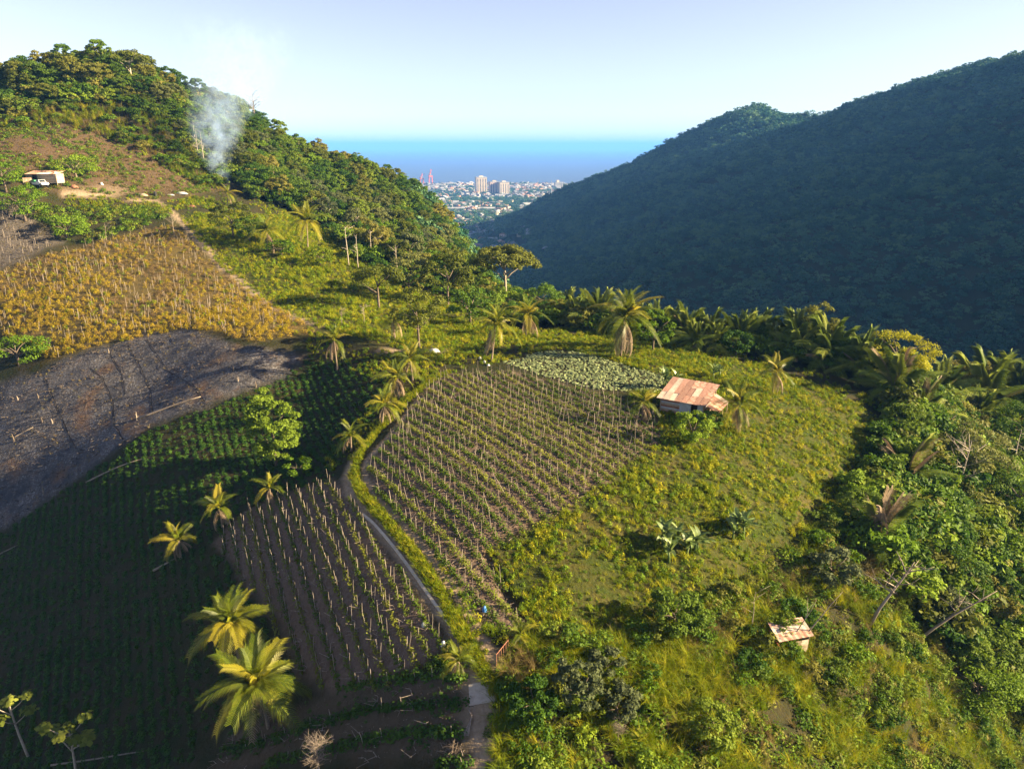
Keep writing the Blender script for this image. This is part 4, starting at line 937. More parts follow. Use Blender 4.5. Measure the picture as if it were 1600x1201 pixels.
# logs, stumps and branches on the burnt field
def log(u0, v0, u1, v1, r, label, seed=0):
    a, b_ = ground(u0, v0), ground(u1, v1); pts = []; rad = []
    for k in range(7):
        t = k / 6; x = a.x + (b_.x - a.x) * t; y = a.y + (b_.y - a.y) * t; pts.append(Vector((x, y, z1(x, y) + r * .9)) - a); rad.append(r * (1 - .55 * t))
    mb = MB(); mb.tube(pts, rad, 6); o = obj('fallen_log', mb.mesh('fallen_log', (DEADW,), True), loc=a); tag(o, label, 'log', 'fallen logs on the left slope')
log(216,655,314,621,.17,'long fallen log along the lower edge of the burnt field')
log(135,755,222,718,.14,'fallen branch on the boundary of burnt field and shaded crop')
log(0,866,28,852,.10,'short pale branch at the left edge of the shaded crop')
log(20,685,52,668,.10,'short charred branch on the burnt field')
log(240,893,272,875,.16,'fallen palm trunk below the young brown-fronded palm')
log(80,1196,225,1174,.10,'long pale pole on the ground at the bottom left')
def stump(u, v, hpx, label, seed):
    p = ground(u, v); s = px_size(p.x, p.y, p.z); h = hpx / s; g = random.Random(seed); mb = MB()
    mb.tube([(0, 0, -.2), (.02, 0, h * .5), (g.uniform(-.1, .1), 0, h)], [.10, .08, .03], 6); mb.tube([(0, 0, .1), (.25, .1, h * .5)], [.05, .02], 5); mb.tube([(0, 0, .05), (-.15, .12, h * .7)], [.04, .015], 5)
    tag(obj('stump', mb.mesh('stump', (BARK if seed % 2 else DEADW,)), loc=p), label, 'stump', 'stumps on the burnt field')
for i, (u, v, h, l) in enumerate([(214,656,14,'pale stump at the end of the long log'),(22,690,14,'tall pale stump at the left of the burnt field'),(68,772,16,'pale grey stump at the lower rim of the burnt field'),(60,622,8,'small stump near the left furrow of the burnt field'),(28,625,7,'tiny stump at the left of the burnt field'),(365,580,10,'pale stump at the right end of the burnt field'),(372,596,8,'low stump beside the right furrow'),(66,660,9,'stump leaning in the middle left of the burnt field'),(82,662,9,'stump with a broken top in the middle of the burnt field'),(400,605,10,'twiggy stump at the far right of the burnt field'),(170,552,8,'small stump at the far rim of the burnt field')]): stump(u, v, h, l, i)
# ------------------------------------------------------------------ woods on the two hills to the left
WOOD = gpoly([(-80,150),(0,140),(100,120),(200,120),(285,168),(350,188),(430,218),(500,240),(590,276),(650,326),(700,374),(742,418),(735,450),(690,435),(640,420),(560,385),(500,345),(440,318),(400,310),(362,296),(335,262),(300,225),(255,180),(200,150),(110,150),(60,165),(0,178),(-80,190)])
_k = 12
WOOD = np.concatenate([WOOD[:_k] * 1.075, WOOD[_k:]])
crest = gpoly([(-80,150),(0,140),(100,120),(200,120),(285,168),(350,188),(430,218),(500,240),(590,276),(650,326),(700,374),(742,418)])
g3 = np.random.default_rng(11); cand = []
x, y = sample(WOOD, .25, g3, margin=2.0)
pts = []
for xx, yy in zip(x, y):
    if all((xx - a) ** 2 + (yy - b_) ** 2 > 3.6 ** 2 for a, b_ in pts[-2000:]): pts.append((xx, yy))
pts = np.array(pts); bareK = inpoly(pts[:, 0], pts[:, 1], BARE) | inpoly(pts[:, 0], pts[:, 1], MEADOW_L); pts = pts[~bareK]
_sp = ground(352, 290); _sd = np.array([_sp.x, _sp.y]) / math.hypot(_sp.x, _sp.y); _rel = pts - np.array([_sp.x, _sp.y]); _al = _rel @ _sd; _ac = np.abs(_rel @ np.array([-_sd[1], _sd[0]])); pts = pts[~((_al < 6) & (_al > -40) & (_ac < 7 - .05 * np.abs(_al)))]
zz = zt(pts[:, 0], pts[:, 1])
dist = np.hypot(pts[:, 0], pts[:, 1])
def seen(p, z):
    """is the top of a tree standing here in the camera's sight?"""
    t = np.linspace(.3, .97, 60); qx, qy = p[0] * t, p[1] * t; qz = CAM_Z + (z + 8 - CAM_Z) * t
    return bool(np.all(qz > zt(qx, qy) + 2 * (t > .8)))
vis_k = np.array([seen(p, z) for p, z in zip(pts, zz)])
a_deg = np.degrees(np.arctan2(pts[:, 0], pts[:, 1])); inframe = np.abs(a_deg) < 37
indiv = np.where(vis_k & inframe)[0]; indiv = indiv[np.argsort(dist[indiv])][:75]
KW = ['dark round-crowned', 'mid-green tall-crowned', 'olive flat-crowned', 'mid-green narrow', 'dark broad-crowned', 'light green bushy', 'olive-brown tall', 'grey-green open']
for i in indiv:
    px, py = pts[i]; k = int(g3.integers(0, 8)) if px < -60 else int(g3.choice([0, 1, 2, 2, 4, 6, 6, 7]))
    part_ = ('near the top', 'halfway up', 'near the foot')[int(np.clip((172 - zz[i]) / 16, 0, 2))] + (', far left', ', left of the smoke', ', right of the smoke', ', towards the city end')[int(np.clip((a_deg[i] + 37) / 10.5, 0, 3))]
    hill = 'the left hill crest' if px < -78 and py < 262 else 'the wooded hill'
    s = g3.uniform(.45, 1.15) * (1.0 if py > 200 else .8)
    tree_obj('broadleaf_tree', (px, py, zz[i] - .3), TREES[k][0], TREES[k][1], s, '%s tree on %s, %s' % (KW[k], hill, part_), '%s trees on %s, %s' % (KW[k], hill, part_), g3.uniform(0, 6.28), sz=g3.uniform(.8, 1.35))
rest = np.array([i for i in range(len(pts)) if i not in set(indiv.tolist())])
C_WOODS = protos('wood_tree', [t[0] for t in TREES])
scatter('hill_woods', np.stack([pts[rest, 0], pts[rest, 1], zz[rest] - .3], -1), C_WOODS, rot_z(len(rest), .05), g3.uniform(.45, 1.15, len(rest)), None, 'rest of the woods on the two hills to the left')
_u = sample(WOOD, .4, clump=.6, cs=8, margin=4); _rel = np.stack(_u, -1) - np.array([_sp.x, _sp.y]); _al = _rel @ _sd; _ac = np.abs(_rel @ np.array([-_sd[1], _sd[0]])); _kk = ~((_al < 3) & (_al > -45) & (_ac < 6))
scat('wood_undergrowth', (_u[0][_kk], _u[1][_kk]), C_SHRUB, 1.0, 2.6, 'shrubs and creepers filling the woods on the left hills')
SCRUB = gpoly([(0,178),(60,165),(110,150),(200,150),(255,180),(300,225),(335,262),(352,298),(300,285),(230,245),(160,215),(80,195),(0,205)])
xy = sample(SCRUB, 1.1, clump=1.0, cs=6); scat('slope_tall_grass', xy, C_TALL, .9, 1.8, 'yellow-green tall grass between the cleared slope and the woods')
xy = sample(SCRUB, .3, clump=.7, cs=5); scat('slope_scrub', xy, C_SHRUB, .9, 2.0, 'scrub between the cleared slope and the woods')
# gully rim trees: more crowns between the palms on the right
GR = BELT
x, y = sample(GR, .3, g3); q = []
for xx, yy in zip(x, y):
    if all((xx - a) ** 2 + (yy - b_) ** 2 > 2.5 ** 2 for a, b_ in q): q.append((xx, yy))
KEEP = [ground(u_, v_) for u_, v_ in ((1412,765),(1368,872),(1432,662),(1393,626),(1440,850),(1358,975),(1425,1003),(1490,790),(1578,745))]
def clear(px, py):
    for k_ in KEEP:
        n_ = math.hypot(k_.x, k_.y); al = ((px - k_.x) * k_.x + (py - k_.y) * k_.y) / n_; ac = abs((px - k_.x) * k_.y - (py - k_.y) * k_.x) / n_
        if -7 < al < 1.5 and ac < 3.2: return False
    return True
q = [s_ for s_ in q if clear(*s_)]
for j, (px, py) in enumerate(q[:215]):
    k = int(g3.integers(0, 8)); z = z1(px, py)
    tree_obj('broadleaf_tree', (px, py, z - .3), TREES[k][0], TREES[k][1], g3.uniform(.42, .78), '%s tree in the thicket along the gully rim on the right' % KW[k], '%s trees of the gully rim thicket' % KW[k], g3.uniform(0, 6.28))
gR = random.Random(8)
for j in range(30):
    t = gR.random() * (len(RIM) - 1); i0 = int(t); f_ = t - i0; bx = RIM[i0] * (1 - f_) + RIM[i0 + 1] * f_; off = gR.uniform(0, 8); bn = bx / np.linalg.norm(bx)
    X, Y_ = bx + bn * off; pz = Vector((X, Y_, z1(X, Y_)))
    feather_palm(0, 0, gR.uniform(5.0, 7.2) * px_size(pz.x, pz.y, pz.z), 'olive feather palm in the dense row along the gully rim', 2, 22, 500 + j, base=pz)
# skyline trees of the mountain
for i, (u, v, hp, l) in enumerate([(1420,148,9,'wind-bent tree standing alone on the mountain skyline'),(1436,146,8,'small tree right of the wind-bent one on the mountain skyline'),(1040,230,8,'small tree on the mountain skyline above the sea'),(1024,238,7,'tiny tree lower on the mountain skyline above the sea')]):
    d = ray(u, v); Y = (940, 930, 1280, 1290)[i]; x, y = d[0] / d[1] * Y, Y; z = z1(x, y); k = (0, 4, 0, 1)[i]
    tree_obj('broadleaf_tree', (x, y, z - 1), TREES[k][0], TREES[k][1], (1.6, 1.1, 1.1, .9)[i], l, 'trees on the mountain skyline', sz=.8)
# ------------------------------------------------------------------ huts, pickup and small things
RUST = plain_mat('rusty_tin', (.27, .12, .08), (.38, .24, .18), 3, .7, .3, .2)
TINP = plain_mat('pale_tin', (.50, .40, .32), (.38, .24, .16), 2.5, .55, .4, .1, lo=.45, hi=.75)
TINM = plain_mat('mottled_tin', (.50, .36, .27), (.33, .14, .08), 1.6, .6, .35, .1, lo=.4, hi=.6)
TINB = plain_mat('shade_blue_tin', (.30, .34, .38), (.22, .22, .22), 2, .6, .4, .1)  # tin with the blue of the hut's shaded front put into its colour
PLANK = plain_mat('weathered_plank', (.20, .15, .10), (.32, .25, .18), 4, .85, .2, .3)
PLANKR = plain_mat('reddish_plank', (.20, .085, .05), (.28, .14, .09), 4, .85, .2, .3)
DARK = plain_mat('inside_shade', (.02, .018, .015), (.03, .026, .02), 2, .95, .05)  # near-black panels in the doorways, interior shade put into their colour
WHITE = plain_mat('white_paint', (.72, .71, .68), (.80, .79, .77), 2, .35, .5)
BLUESH = plain_mat('wall_shade_blue', (.06, .16, .34), (.09, .20, .38), 3, .6, .3)  # blue cast of the shed's shaded side, put into the wall colour
REDP = plain_mat('red_paint', (.35, .04, .04), (.30, .06, .05), 3, .6, .3)
GREENP = plain_mat('green_crate', (.02, .22, .09), (.03, .27, .11), 3, .5, .4)
RUBBER = plain_mat('rubber', (.02, .02, .02), (.03, .03, .03), 3, .8, .3)
CLOTH = plain_mat('white_cloth', (.42, .42, .40), (.55, .55, .53), 3, .8, .2)
BLUEBAG = plain_mat('blue_plastic', (.05, .20, .55), (.08, .26, .62), 3, .4, .5)
m, nt, b = new_mat('glass_dark'); b.inputs['Base Color'].default_value = (.02, .025, .03, 1); b.inputs['Roughness'].default_value = .1; GLASS = m
def corr_sheet(w, l, mat, name='roof_sheet'):
    """corrugated sheet: waves along X, runs along Y"""
    n = 12; V = []; F = []
    for j in range(2):
        for i in range(n + 1): V.append((w * i / n, l * j, .022 * math.cos(i * math.pi)))
    for i in range(n): F.append((i, i + 1, n + 2 + i, n + 1 + i))
    k = len(V); V += [(x, y, z - .012) for x, y, z in V]; F += [tuple(k + q for q in f[::-1]) for f in F]
    F += [(0, n + 1, k + n + 1, k), (n, k + n, k + 2 * n + 1, 2 * n + 1)]
    return mesh_from(name, V, F, (mat,))
def box_part(name, lo, hi, mat, parent, label=None):
    mb = MB(); mb.box(lo, hi); o = obj(name, mb.mesh(name, (mat,)), parent)
    if label: o['label'] = label
    return o
def sheets(parent, x0, x1, y0, z0, y1, z1_, nx, ny, mats, seed, name='roof_sheet', over=.12):
    g = random.Random(seed); w = (x1 - x0) / nx; L = math.hypot(y1 - y0, z1_ - z0); l = L / ny; sl = math.atan2(z1_ - z0, y1 - y0)
    for j in range(ny):
        for i in range(nx):
            mt = g.choice(mats); t = j / ny
            o = obj(name, corr_sheet(w * 1.04, l + over, mt, name), parent, loc=(x0 + i * w, y0 + (y1 - y0) * t - over * .5 * math.cos(sl), z0 + (z1_ - z0) * t + .012 * j + .006 * (i % 2)), rot=(sl + g.uniform(-.012, .012), 0, g.uniform(-.01, .01)))
# the tin hut on the meadow
p = ground(1074, 640); hut = empty('tin_hut', p, math.radians(-32)); hut.scale = (.93, .93, .95); tag(hut, 'tin-roofed hut with patchy rusty roof and shade-blue wall at the edge of the staked field', 'hut')
W, D, H0, H1 = 5.6, 5.0, 2.05, 3.0
hz = lambda x, y: H0 + (H1 - H0) * (y + D / 2) / D
sheets(hut, -W / 2 - .4, W / 2 + .4, -D / 2 - .55, H0 - .05, D / 2 + .3, H1 + .12, 8, 3, [RUST, RUST, TINP, TINM, TINP, TINP], 5)
x = -W / 2
for k in range(9):                                     # front wall towards the path: boards, shade-blue sheet, doorway
    pass
for k in range(8): box_part('wall_board', (-W / 2, -D / 2, .05 + k * .25), (-.3, -D / 2 + .05, .05 + k * .25 + .23), (PLANKR, PLANK, TINB)[k % 3], hut)
box_part('wall_panel', (-.28, -D / 2 - .03, 0), (1.2, -D / 2 + .03, 2.0), TINB, hut, 'metal wall panel coloured shade-blue, left of the doorway')
box_part('wall_panel', (2.05, -D / 2 - .03, 0), (W / 2, -D / 2 + .03, 2.0), TINB, hut, 'metal wall panel coloured shade-blue, right of the doorway')
box_part('doorway', (1.2, -D / 2 + .25, 0), (2.05, -D / 2 + .3, 1.98), DARK, hut, 'doorway with its inner shade painted on a dark panel')
for k in range(7): box_part('wall_board', (W / 2 - .05, -D / 2 + .1 + k * .68, 0), (W / 2, -D / 2 + .1 + k * .68 + .64, hz(0, -D / 2 + .1 + k * .68) - .08), (PLANK, PLANKR)[k % 2], hut)
box_part('wall', (-W / 2, -D / 2 + .06, 0), (-W / 2 + .05, D / 2, H0), PLANK, hut); box_part('wall', (-W / 2, D / 2 - .05, 0), (W / 2, D / 2, H1 - .1), PLANK, hut)
for sx in (-1, 1):
    for sy in (-1, 1): box_part('post', (sx * (W / 2 + .02) - .06, sy * (D / 2 + .02) - .06, -.6), (sx * (W / 2 + .02) + .06, sy * (D / 2 + .02) + .06, hz(0, sy * D / 2) - .02), PLANK, hut)
box_part('barge_board', (W / 2 + .36, -D / 2 - .5, H0 - .25), (W / 2 + .42, -D / 2 + 1.6, H0 + .0), TINP, hut)
lt = empty('lean', (0, 0, 0)); bpy.data.objects.remove(lt)
g_ = random.Random(3)
for k in range(5):                                     # lean-to roof along the right side
    o = obj('lean_to_sheet', corr_sheet(1.05, 2.0, g_.choice([RUST, TINP, TINM]), 'lean_to_sheet'), hut, loc=(W / 2 + .05, -D / 2 + .1 + k * 1.0 + 1.0, 1.95), rot=(math.radians(-24), 0, math.radians(-90)))
for k in range(3): box_part('post', (W / 2 + 1.7, -D / 2 + .2 + k * 2.2, -.5), (W / 2 + 1.8, -D / 2 + .3 + k * 2.2, 1.15), PLANK, hut)
box_part('roof_beam', (-W / 2 - .35, -D / 2 - .06, H0 - .16), (W / 2 + .35, -D / 2 + .02, H0 - .07), PLANK, hut)
# little shed on the near slope
p = ground(1232, 1008); shed = empty('small_shed', p + Vector((0, 0, .1)), math.radians(14)); shed.scale = (1.08, .72, .85); tag(shed, 'little shed with pale pinkish roof panels and a shade-blue side on the near slope', 'shed')
for k, (mt, a, c_) in enumerate(((TINM, 1.0, 1.75), (TINP, .28, 1.02), (TINM, -.55, .3))):
    t0, t1 = (a + .55) / 2.3, (c_ + .55) / 2.3; L = math.hypot(c_ - a, .65 * (t1 - t0))
    o = obj('roof_panel', corr_sheet(2.9, L + .06, mt, 'roof_panel'), shed, loc=(-1.45, -1.15 + (a + .55), 1.35 + .65 * t0 + .015 * k), rot=(math.atan2(.65 * (t1 - t0), c_ - a), 0, 0))
box_part('side_wall', (-1.25, -.85, -.4), (-1.2, 1.0, 1.5), BLUESH, shed, 'side wall coloured blue for its shade'); box_part('side_wall', (1.2, -.85, -.4), (1.25, 1.0, 1.5), PLANK, shed)
box_part('barge_board', (-1.5, -1.15, 1.12), (-1.46, 1.1, 1.34), REDP, shed, 'red board along the roof edge').rotation_euler = (math.radians(15.5), 0, 0)
for k in range(4): box_part('front_board', (-1.19 + k * .6, -.88, -.5), (-1.19 + k * .6 + .57, -.84, .85), (CONC, TINP, PLANK, TINP)[k], shed)
box_part('back_wall', (-1.2, .95, -.4), (1.2, 1.0, 1.85), PLANK, shed)
# shack beside the pickup
p = ground(74, 286); shack = empty('plank_shack', p, math.radians(-3)); tag(shack, 'long plank shack with rusty low roof behind the white pickup on the left hill', 'shack')
sheets(shack, -4.0, 4.0, -1.7, 2.1, 1.7, 2.75, 8, 2, [RUST, TINP, TINM], 8)
for k in range(8): box_part('wall_board', (-1.2, -1.45, .05 + k * .25), (3.4, -1.40, .05 + k * .25 + .235), (TINP, PLANK)[k % 2] if k != 3 else PLANK, shack)
for k in range(6): box_part('wall_board', (-3.7, -1.45, .05 + k * .25 + .5), (-2.4, -1.40, .05 + k * .25 + .735), PLANK, shack)
box_part('doorway', (-2.4, -1.2, 0), (-1.2, -1.15, 2.0), DARK, shack, 'doorway with its inner shade painted on a dark panel'); box_part('side_wall', (3.4, -1.4, 0), (3.45, 1.4, 2.2), TINP, shack)
box_part('side_wall', (-3.75, -1.4, 0), (-3.7, 1.4, 2.2), PLANK, shack); box_part('back_wall', (-3.7, 1.38, 0), (3.4, 1.43, 2.5), PLANK, shack)
for xx in (-3.8, -.9, 3.5): box_part('post', (xx - .06, -1.6, -.4), (xx + .06, -1.48, 2.1), PLANK, shack)
box_part('leaning_panel', (3.6, -1.3, 0), (3.66, -.2, 1.8), TINP, shack).rotation_euler = (0, math.radians(-14), 0)
# white pickup with green crates
p = ground(62, 292); truck = empty('pickup_truck', p, math.radians(-28)); tag(truck, 'white pickup truck loaded with green crates in front of the plank shack', 'pickup')
mb = MB()
prof = [(-.35, .55), (-.35, 1.0), (.15, 1.0), (.35, 1.62), (1.25, 1.66), (1.65, 1.08), (2.5, .98), (2.58, .55)]
V = [(x, -.82 + (.1 if z > 1.2 else 0), z) for x, z in prof] + [(x, .82 - (.1 if z > 1.2 else 0), z) for x, z in prof]; n = len(prof)
mb.poly(V, [tuple(range(n)), tuple(range(2 * n - 1, n - 1, -1))] + [((i + 1) % n, i, n + i, n + (i + 1) % n) for i in range(n)])
body = obj('cab', mb.mesh('cab', (WHITE,)), truck)
def quad(name, pts, mat, parent): return obj(name, mesh_from(name, pts + [(x * .999, y * .97, z) for x, y, z in pts], [(0, 1, 2, 3), (7, 6, 5, 4)], (mat,)), parent)
quad('windshield', [(1.30, -.64, 1.61), (1.66, -.68, 1.12), (1.66, .68, 1.12), (1.30, .64, 1.61)], GLASS, body)
for s in (-1, 1): quad('side_window', [(.42, s * .755, 1.55), (.28, s * .80, 1.12), (1.45, s * .80, 1.12), (1.2, s * .75, 1.55)], GLASS, body)
mb = MB(); mb.box((-2.5, -.82, .55), (-.38, .82, .72)); 
mb.box((-2.5, -.82, .72), (-.38, -.76, 1.05)); mb.box((-2.5, .76, .72), (-.38, .82, 1.05)); mb.box((-2.5, -.76, .72), (-2.44, .76, 1.05)); obj('cargo_bed', mb.mesh('cargo_bed', (WHITE,)), truck)
box_part('bumper', (2.59, -.8, .42), (2.70, .8, .60), RUBBER, truck)
for s in (-1, 1):
    box_part('headlight', (2.585, s * .6 - .14, .72), (2.61, s * .6 + .14, .88), CLOTH, truck)
    for xx in (-1.6, 1.75):
        mb = MB(); mb.tube([(xx, s * .68, .36), (xx, s * .9, .36)], .36, 14); w_ = obj('wheel', mb.mesh('wheel', (RUBBER,)), truck)
        mb = MB(); mb.tube([(xx, s * .88, .36), (xx, s * .915, .36)], .19, 10); obj('rim', mb.mesh('rim', (TINB,)), w_)
for k in range(4):
    mb = MB(); x0 = -2.36 + k * .48; mb.box((x0, -.7, .725), (x0 + .4, .7, 1.55)); mb.box((x0 - .02, -.72, 1.5), (x0 + .42, .72, 1.58))
    c_ = obj('green_crate', mb.mesh('green_crate', (GREENP,)), loc=p, rot=(0, 0, math.radians(-28))); tag(c_, 'green crate on the pickup bed, %s from the cab' % ('fourth', 'third', 'second', 'first')[k], 'crate', 'green crates on the pickup')
# small fence panel by the shack
p = ground(44, 288); fp = empty('fence_panel', p, .5); tag(fp, 'orange-brown board panel at the left end of the shack', 'fence')
for k in range(4): box_part('board', (-.9 + k * .45, 0, -.2), (-.9 + k * .45 + .42, .05, 1.5), (PLANK, TINM)[k % 2], fp)
# heaps, sacks and drums
def heap(name, u, v, w, h, mat, label, cat, seed, d=None, flat=.0):
    p = ground(u, v); g = np.random.default_rng(seed); n = 16; V = [(0, 0, h)]; F = []
    d = d or w * .7
    for j, (rr_, zz_) in enumerate(((.45, .92), (.8, .55), (1.0, -.1))):
        for i in range(n):
            a = 2 * math.pi * i / n; q = 1 + g.uniform(-.22, .22); V.append((math.cos(a) * w / 2 * rr_ * q, math.sin(a) * d / 2 * rr_ * q, h * zz_ * (1 + g.uniform(-.18, .18))))
    for i in range(n):
        F.append((0, 1 + i, 1 + (i + 1) % n))
        for j in range(2): a, b_ = 1 + j * n + i, 1 + j * n + (i + 1) % n; F.append((a, a + n, b_ + n, b_))
    o = obj(name, mesh_from(name, V, F, (mat,), smooth=True), loc=p); tag(o, label, cat); return o
heap('tarpaulin_heap', 678, 549, 1.7, .45, CLOTH, 'crumpled white tarpaulin heap on the saddle track', 'tarpaulin', 1)
heap('sack', 757, 566, .5, .3, CLOTH, 'white sack left of the pale-trunked coconut palm', 'sack', 2)
heap('sack', 763, 571, .45, .25, CLOTH, 'small light sack right at the foot of the pale-trunked palm', 'sack', 3)
heap('sack', 750, 561, .4, .35, CLOTH, 'white bag farthest left of the palm with sacks', 'sack', 4)
heap('tarpaulin_sheet', 283, 303, 3.6, .5, CLOTH, 'white sheet lying on the grass at the top of the trail', 'tarpaulin', 5, 1.2)
heap('tarpaulin_sheet', 266, 305, 2.2, .25, CLOTH, 'flat pale sheet left of the white one on the grass', 'tarpaulin', 6, 1.0)
heap('rubble_heap', 222, 306, 3.0, .6, PLANK, 'brown heap beside the track on the left hill', 'heap', 7, 1.4)
heap('rubble_heap', 300, 323, 2.0, .4, PLANKR, 'small brown heap beside the top of the trail', 'heap', 8, 1.0)
heap('sack', 159, 289, .9, .6, CLOTH, 'white sack alone on the brown slope right of the shack', 'sack', 9)
heap('bush_heap', 116, 293, 1.8, .6, PLANKR, 'reddish brushwood heap near the shack', 'heap', 10)
heap('plastic_bag', 693, 1008, .4, .4, CLOTH, 'white plastic bag beside the path below the lower stakes', 'bag', 11)
heap('plastic_bag', 662, 978, .35, .35, CLOTH, 'tiny white bag at the edge of the lower staked field', 'bag', 12)
heap('plastic_bag', 757, 955, .35, .5, BLUEBAG, 'blue plastic bag at the right rut of the path', 'bag', 13)
p = ground(707, 1172); mb = MB(); _r = random.Random(4)
for k in range(40):
    a = _r.uniform(0, 6.28); L = _r.uniform(.4, 1.1); ox, oy = _r.gauss(0, .35), _r.gauss(0, .3); hz_ = .35 * math.exp(-(ox * ox + oy * oy) * 2) * _r.random()
    mb.tube([(ox - math.cos(a) * L / 2, oy - math.sin(a) * L / 2, hz_), (ox, oy, hz_ + .08), (ox + math.cos(a) * L / 2, oy + math.sin(a) * L / 2, hz_ + _r.uniform(-.05, .25))], [.03, .025, .012], 4)
tag(obj('brushwood_pile', mb.mesh('brushwood_pile', (BARK,)), loc=p), 'dark brushwood pile left of the concrete path', 'brushwood')
p = ground(243, 306); mb = MB(); mb.tube([(0, 0, -.1), (0, 0, .3), (0, 0, .32), (0, 0, .65), (0, 0, .67), (0, 0, 1.0)], [.32, .32, .34, .34, .32, .32], 12); tag(obj('black_drum', mb.mesh('black_drum', (RUBBER,)), loc=p), 'black drum standing left of the white sheets on the left hill', 'drum')
# rusty frame by the path
p = ground(785, 1030); gt = empty('rusty_frame', p, math.radians(62)); tag(gt, 'leaning rusty metal frame at the end of the ditch by the path', 'frame')
for k in range(2): box_part('rail', (-.9, -.02, .1 + k * .95), (.9, .02, .14 + k * .95), PLANKR, gt)
for k in range(6): box_part('bar', (-.9 + k * .348, -.025, .0), (-.9 + k * .348 + .03, .025, 1.15), PLANKR, gt)
# loose poles stacked left of the concrete path
for k in range(6):
    a = ground(722 + k * 2, 1150); mb = MB(); mb.tube([(0, 0, .05), (.15 + .05 * k, 1.2, .25 + .05 * k), (.2, 2.2, .35)], [.05, .045, .04], 5)
    tag(obj('loose_pole', mb.mesh('loose_pole', (DEADW,)), loc=a, rot=(0, 0, .1 * (k - 3))), 'loose weathered pole lying along the left side of the concrete path', 'pole', 'poles beside the concrete path')

# ------------------------------------------------------------------ the city on the coast
CW = [plain_mat('city_wall_%s' % n_, c1, c2, .2, .85) for n_, c1, c2 in (('white', (.26, .26, .26), (.35, .35, .35)), ('cream', (.52, .43, .32), (.58, .50, .38)), ('grey', (.34, .34, .34), (.42, .42, .41)), ('pink', (.55, .36, .30), (.60, .44, .36)))]
CR = [plain_mat('city_roof_%s' % n_, c1, c2, .3, .8) for n_, c1, c2 in (('tin', (.15, .16, .18), (.21, .22, .24)), ('rust', (.34, .16, .10), (.42, .24, .16)), ('pale', (.24, .24, .25), (.32, .32, .32)), ('dark', (.14, .13, .13), (.2, .19, .18)))]
WIN = plain_mat('city_window', (.06, .07, .09), (.10, .11, .13), 1, .2, .5)
def house_mesh(w, d, h, wall, roof, gable):
    mb = MB(); mb.box((-w / 2, -d / 2, -2), (w / 2, d / 2, h), 0)
    if gable:
        e = .5; r = h + w * .22
        mb.poly([(-w / 2 - e, -d / 2 - e, h - .1), (w / 2 + e, -d / 2 - e, h - .1), (w / 2 + e, d / 2 + e, h - .1), (-w / 2 - e, d / 2 + e, h - .1), (0, -d / 2 - e, r), (0, d / 2 + e, r)], [(0, 4, 5, 3), (4, 1, 2, 5), (0, 1, 4), (3, 5, 2), (0, 3, 2, 1)], 1)
    else: mb.box((-w / 2 - .4, -d / 2 - .4, h + .01), (w / 2 + .4, d / 2 + .4, h + .45), 1)
    for k in range(max(1, int(w // 4))):
        x0 = -w / 2 + (k + .5) * w / max(1, int(w // 4)); mb.box((x0 - .6, -d / 2 - .05, h * .35), (x0 + .6, -d / 2 + .02, h * .7), 2)
    return mb.mesh('city_house', (wall, roof, WIN))
gC = random.Random(21); HM = []
for k in range(16): HM.append((house_mesh(gC.uniform(8, 16), gC.uniform(7, 12), gC.uniform(3.2, 7), CW[k % 4], CR[(k * 7) % 4], k % 3 != 0)))
spots = []
def city_spot():
    Y = 950 + 2250 * gC.random() ** .8; u = gC.uniform(630, 930); x = (u - 800) / 1140 * Y; return x, Y
tries = 0
while len(spots) < 1500 and tries < 30000:
    tries += 1; x, y = city_spot(); z = z1(x, y) if y < 2250 else .8
    if z > 24 or y > COAST - 40: continue
    dens = .35 + .9 * (vnoise(np.array([x / 160.]), np.array([y / 220.]))[0]); dens *= .45 if y < 1700 else 1.0
    if 2050 < y < 2300: dens *= .35
    if gC.random() > dens: continue
    if any((x - a) ** 2 + (y - b_) ** 2 < 13 ** 2 for a, b_, _ in spots[-400:]): continue
    spots.append((x, y, z))
spots.sort(key=lambda s: s[1])
zone_names = lambda y: 'in the near valley mouth' if y < 1500 else 'in the middle of the town' if y < 2200 else 'towards the shore'
tones = ['white', 'cream', 'grey', 'pinkish']
for i, (x, y, z) in enumerate(spots[:300]):
    k = i % 16; o = obj('city_house', HM[k], loc=(x, y, z + .1), rot=(0, 0, gC.choice([.3, -.4, .9]) + gC.uniform(-.15, .15)))
    tag(o, 'small %s walled house with %s roof %s' % (tones[k % 4], ['light grey', 'rust-red', 'pale', 'dark'][(k * 7) % 4], zone_names(y)), 'house', '%s houses, %s roofs, %s' % (tones[k % 4], ['light grey', 'rust-red', 'pale', 'dark'][(k * 7) % 4], zone_names(y)))
R_ = spots[300:]; C_H = protos('town_house', HM)
scatter('far_town_houses', np.array(R_) + np.array([0, 0, .1]), C_H, np.array([(0, 0, gC.uniform(0, 6.28)) for _ in R_]), np.array([gC.uniform(.9, 1.5) for _ in R_]), None, 'crowded small buildings of the town near the shore')
n = 15000; x = g2.uniform(-600, 500, n); y = g2.uniform(900, COAST - 60, n); k = np.abs(x) < y * .19; x, y = x[k], y[k]; dn = vnoise(x / 130., y / 180.); k = g2.uniform(0, 1, len(x)) < np.where(y < 2300, .35 + dn * .75, .30 * dn + (dn > .62) * .5); x, y = x[k], y[k]
z = np.where(y < 2250, zt(x, y), .8); k = z < 30
scatter('town_trees', np.stack([x, y, z], -1)[k], C_FAR, rot_z(int(k.sum()), .05), g2.uniform(.8, 1.7, int(k.sum())), None, 'trees growing between the houses of the town')
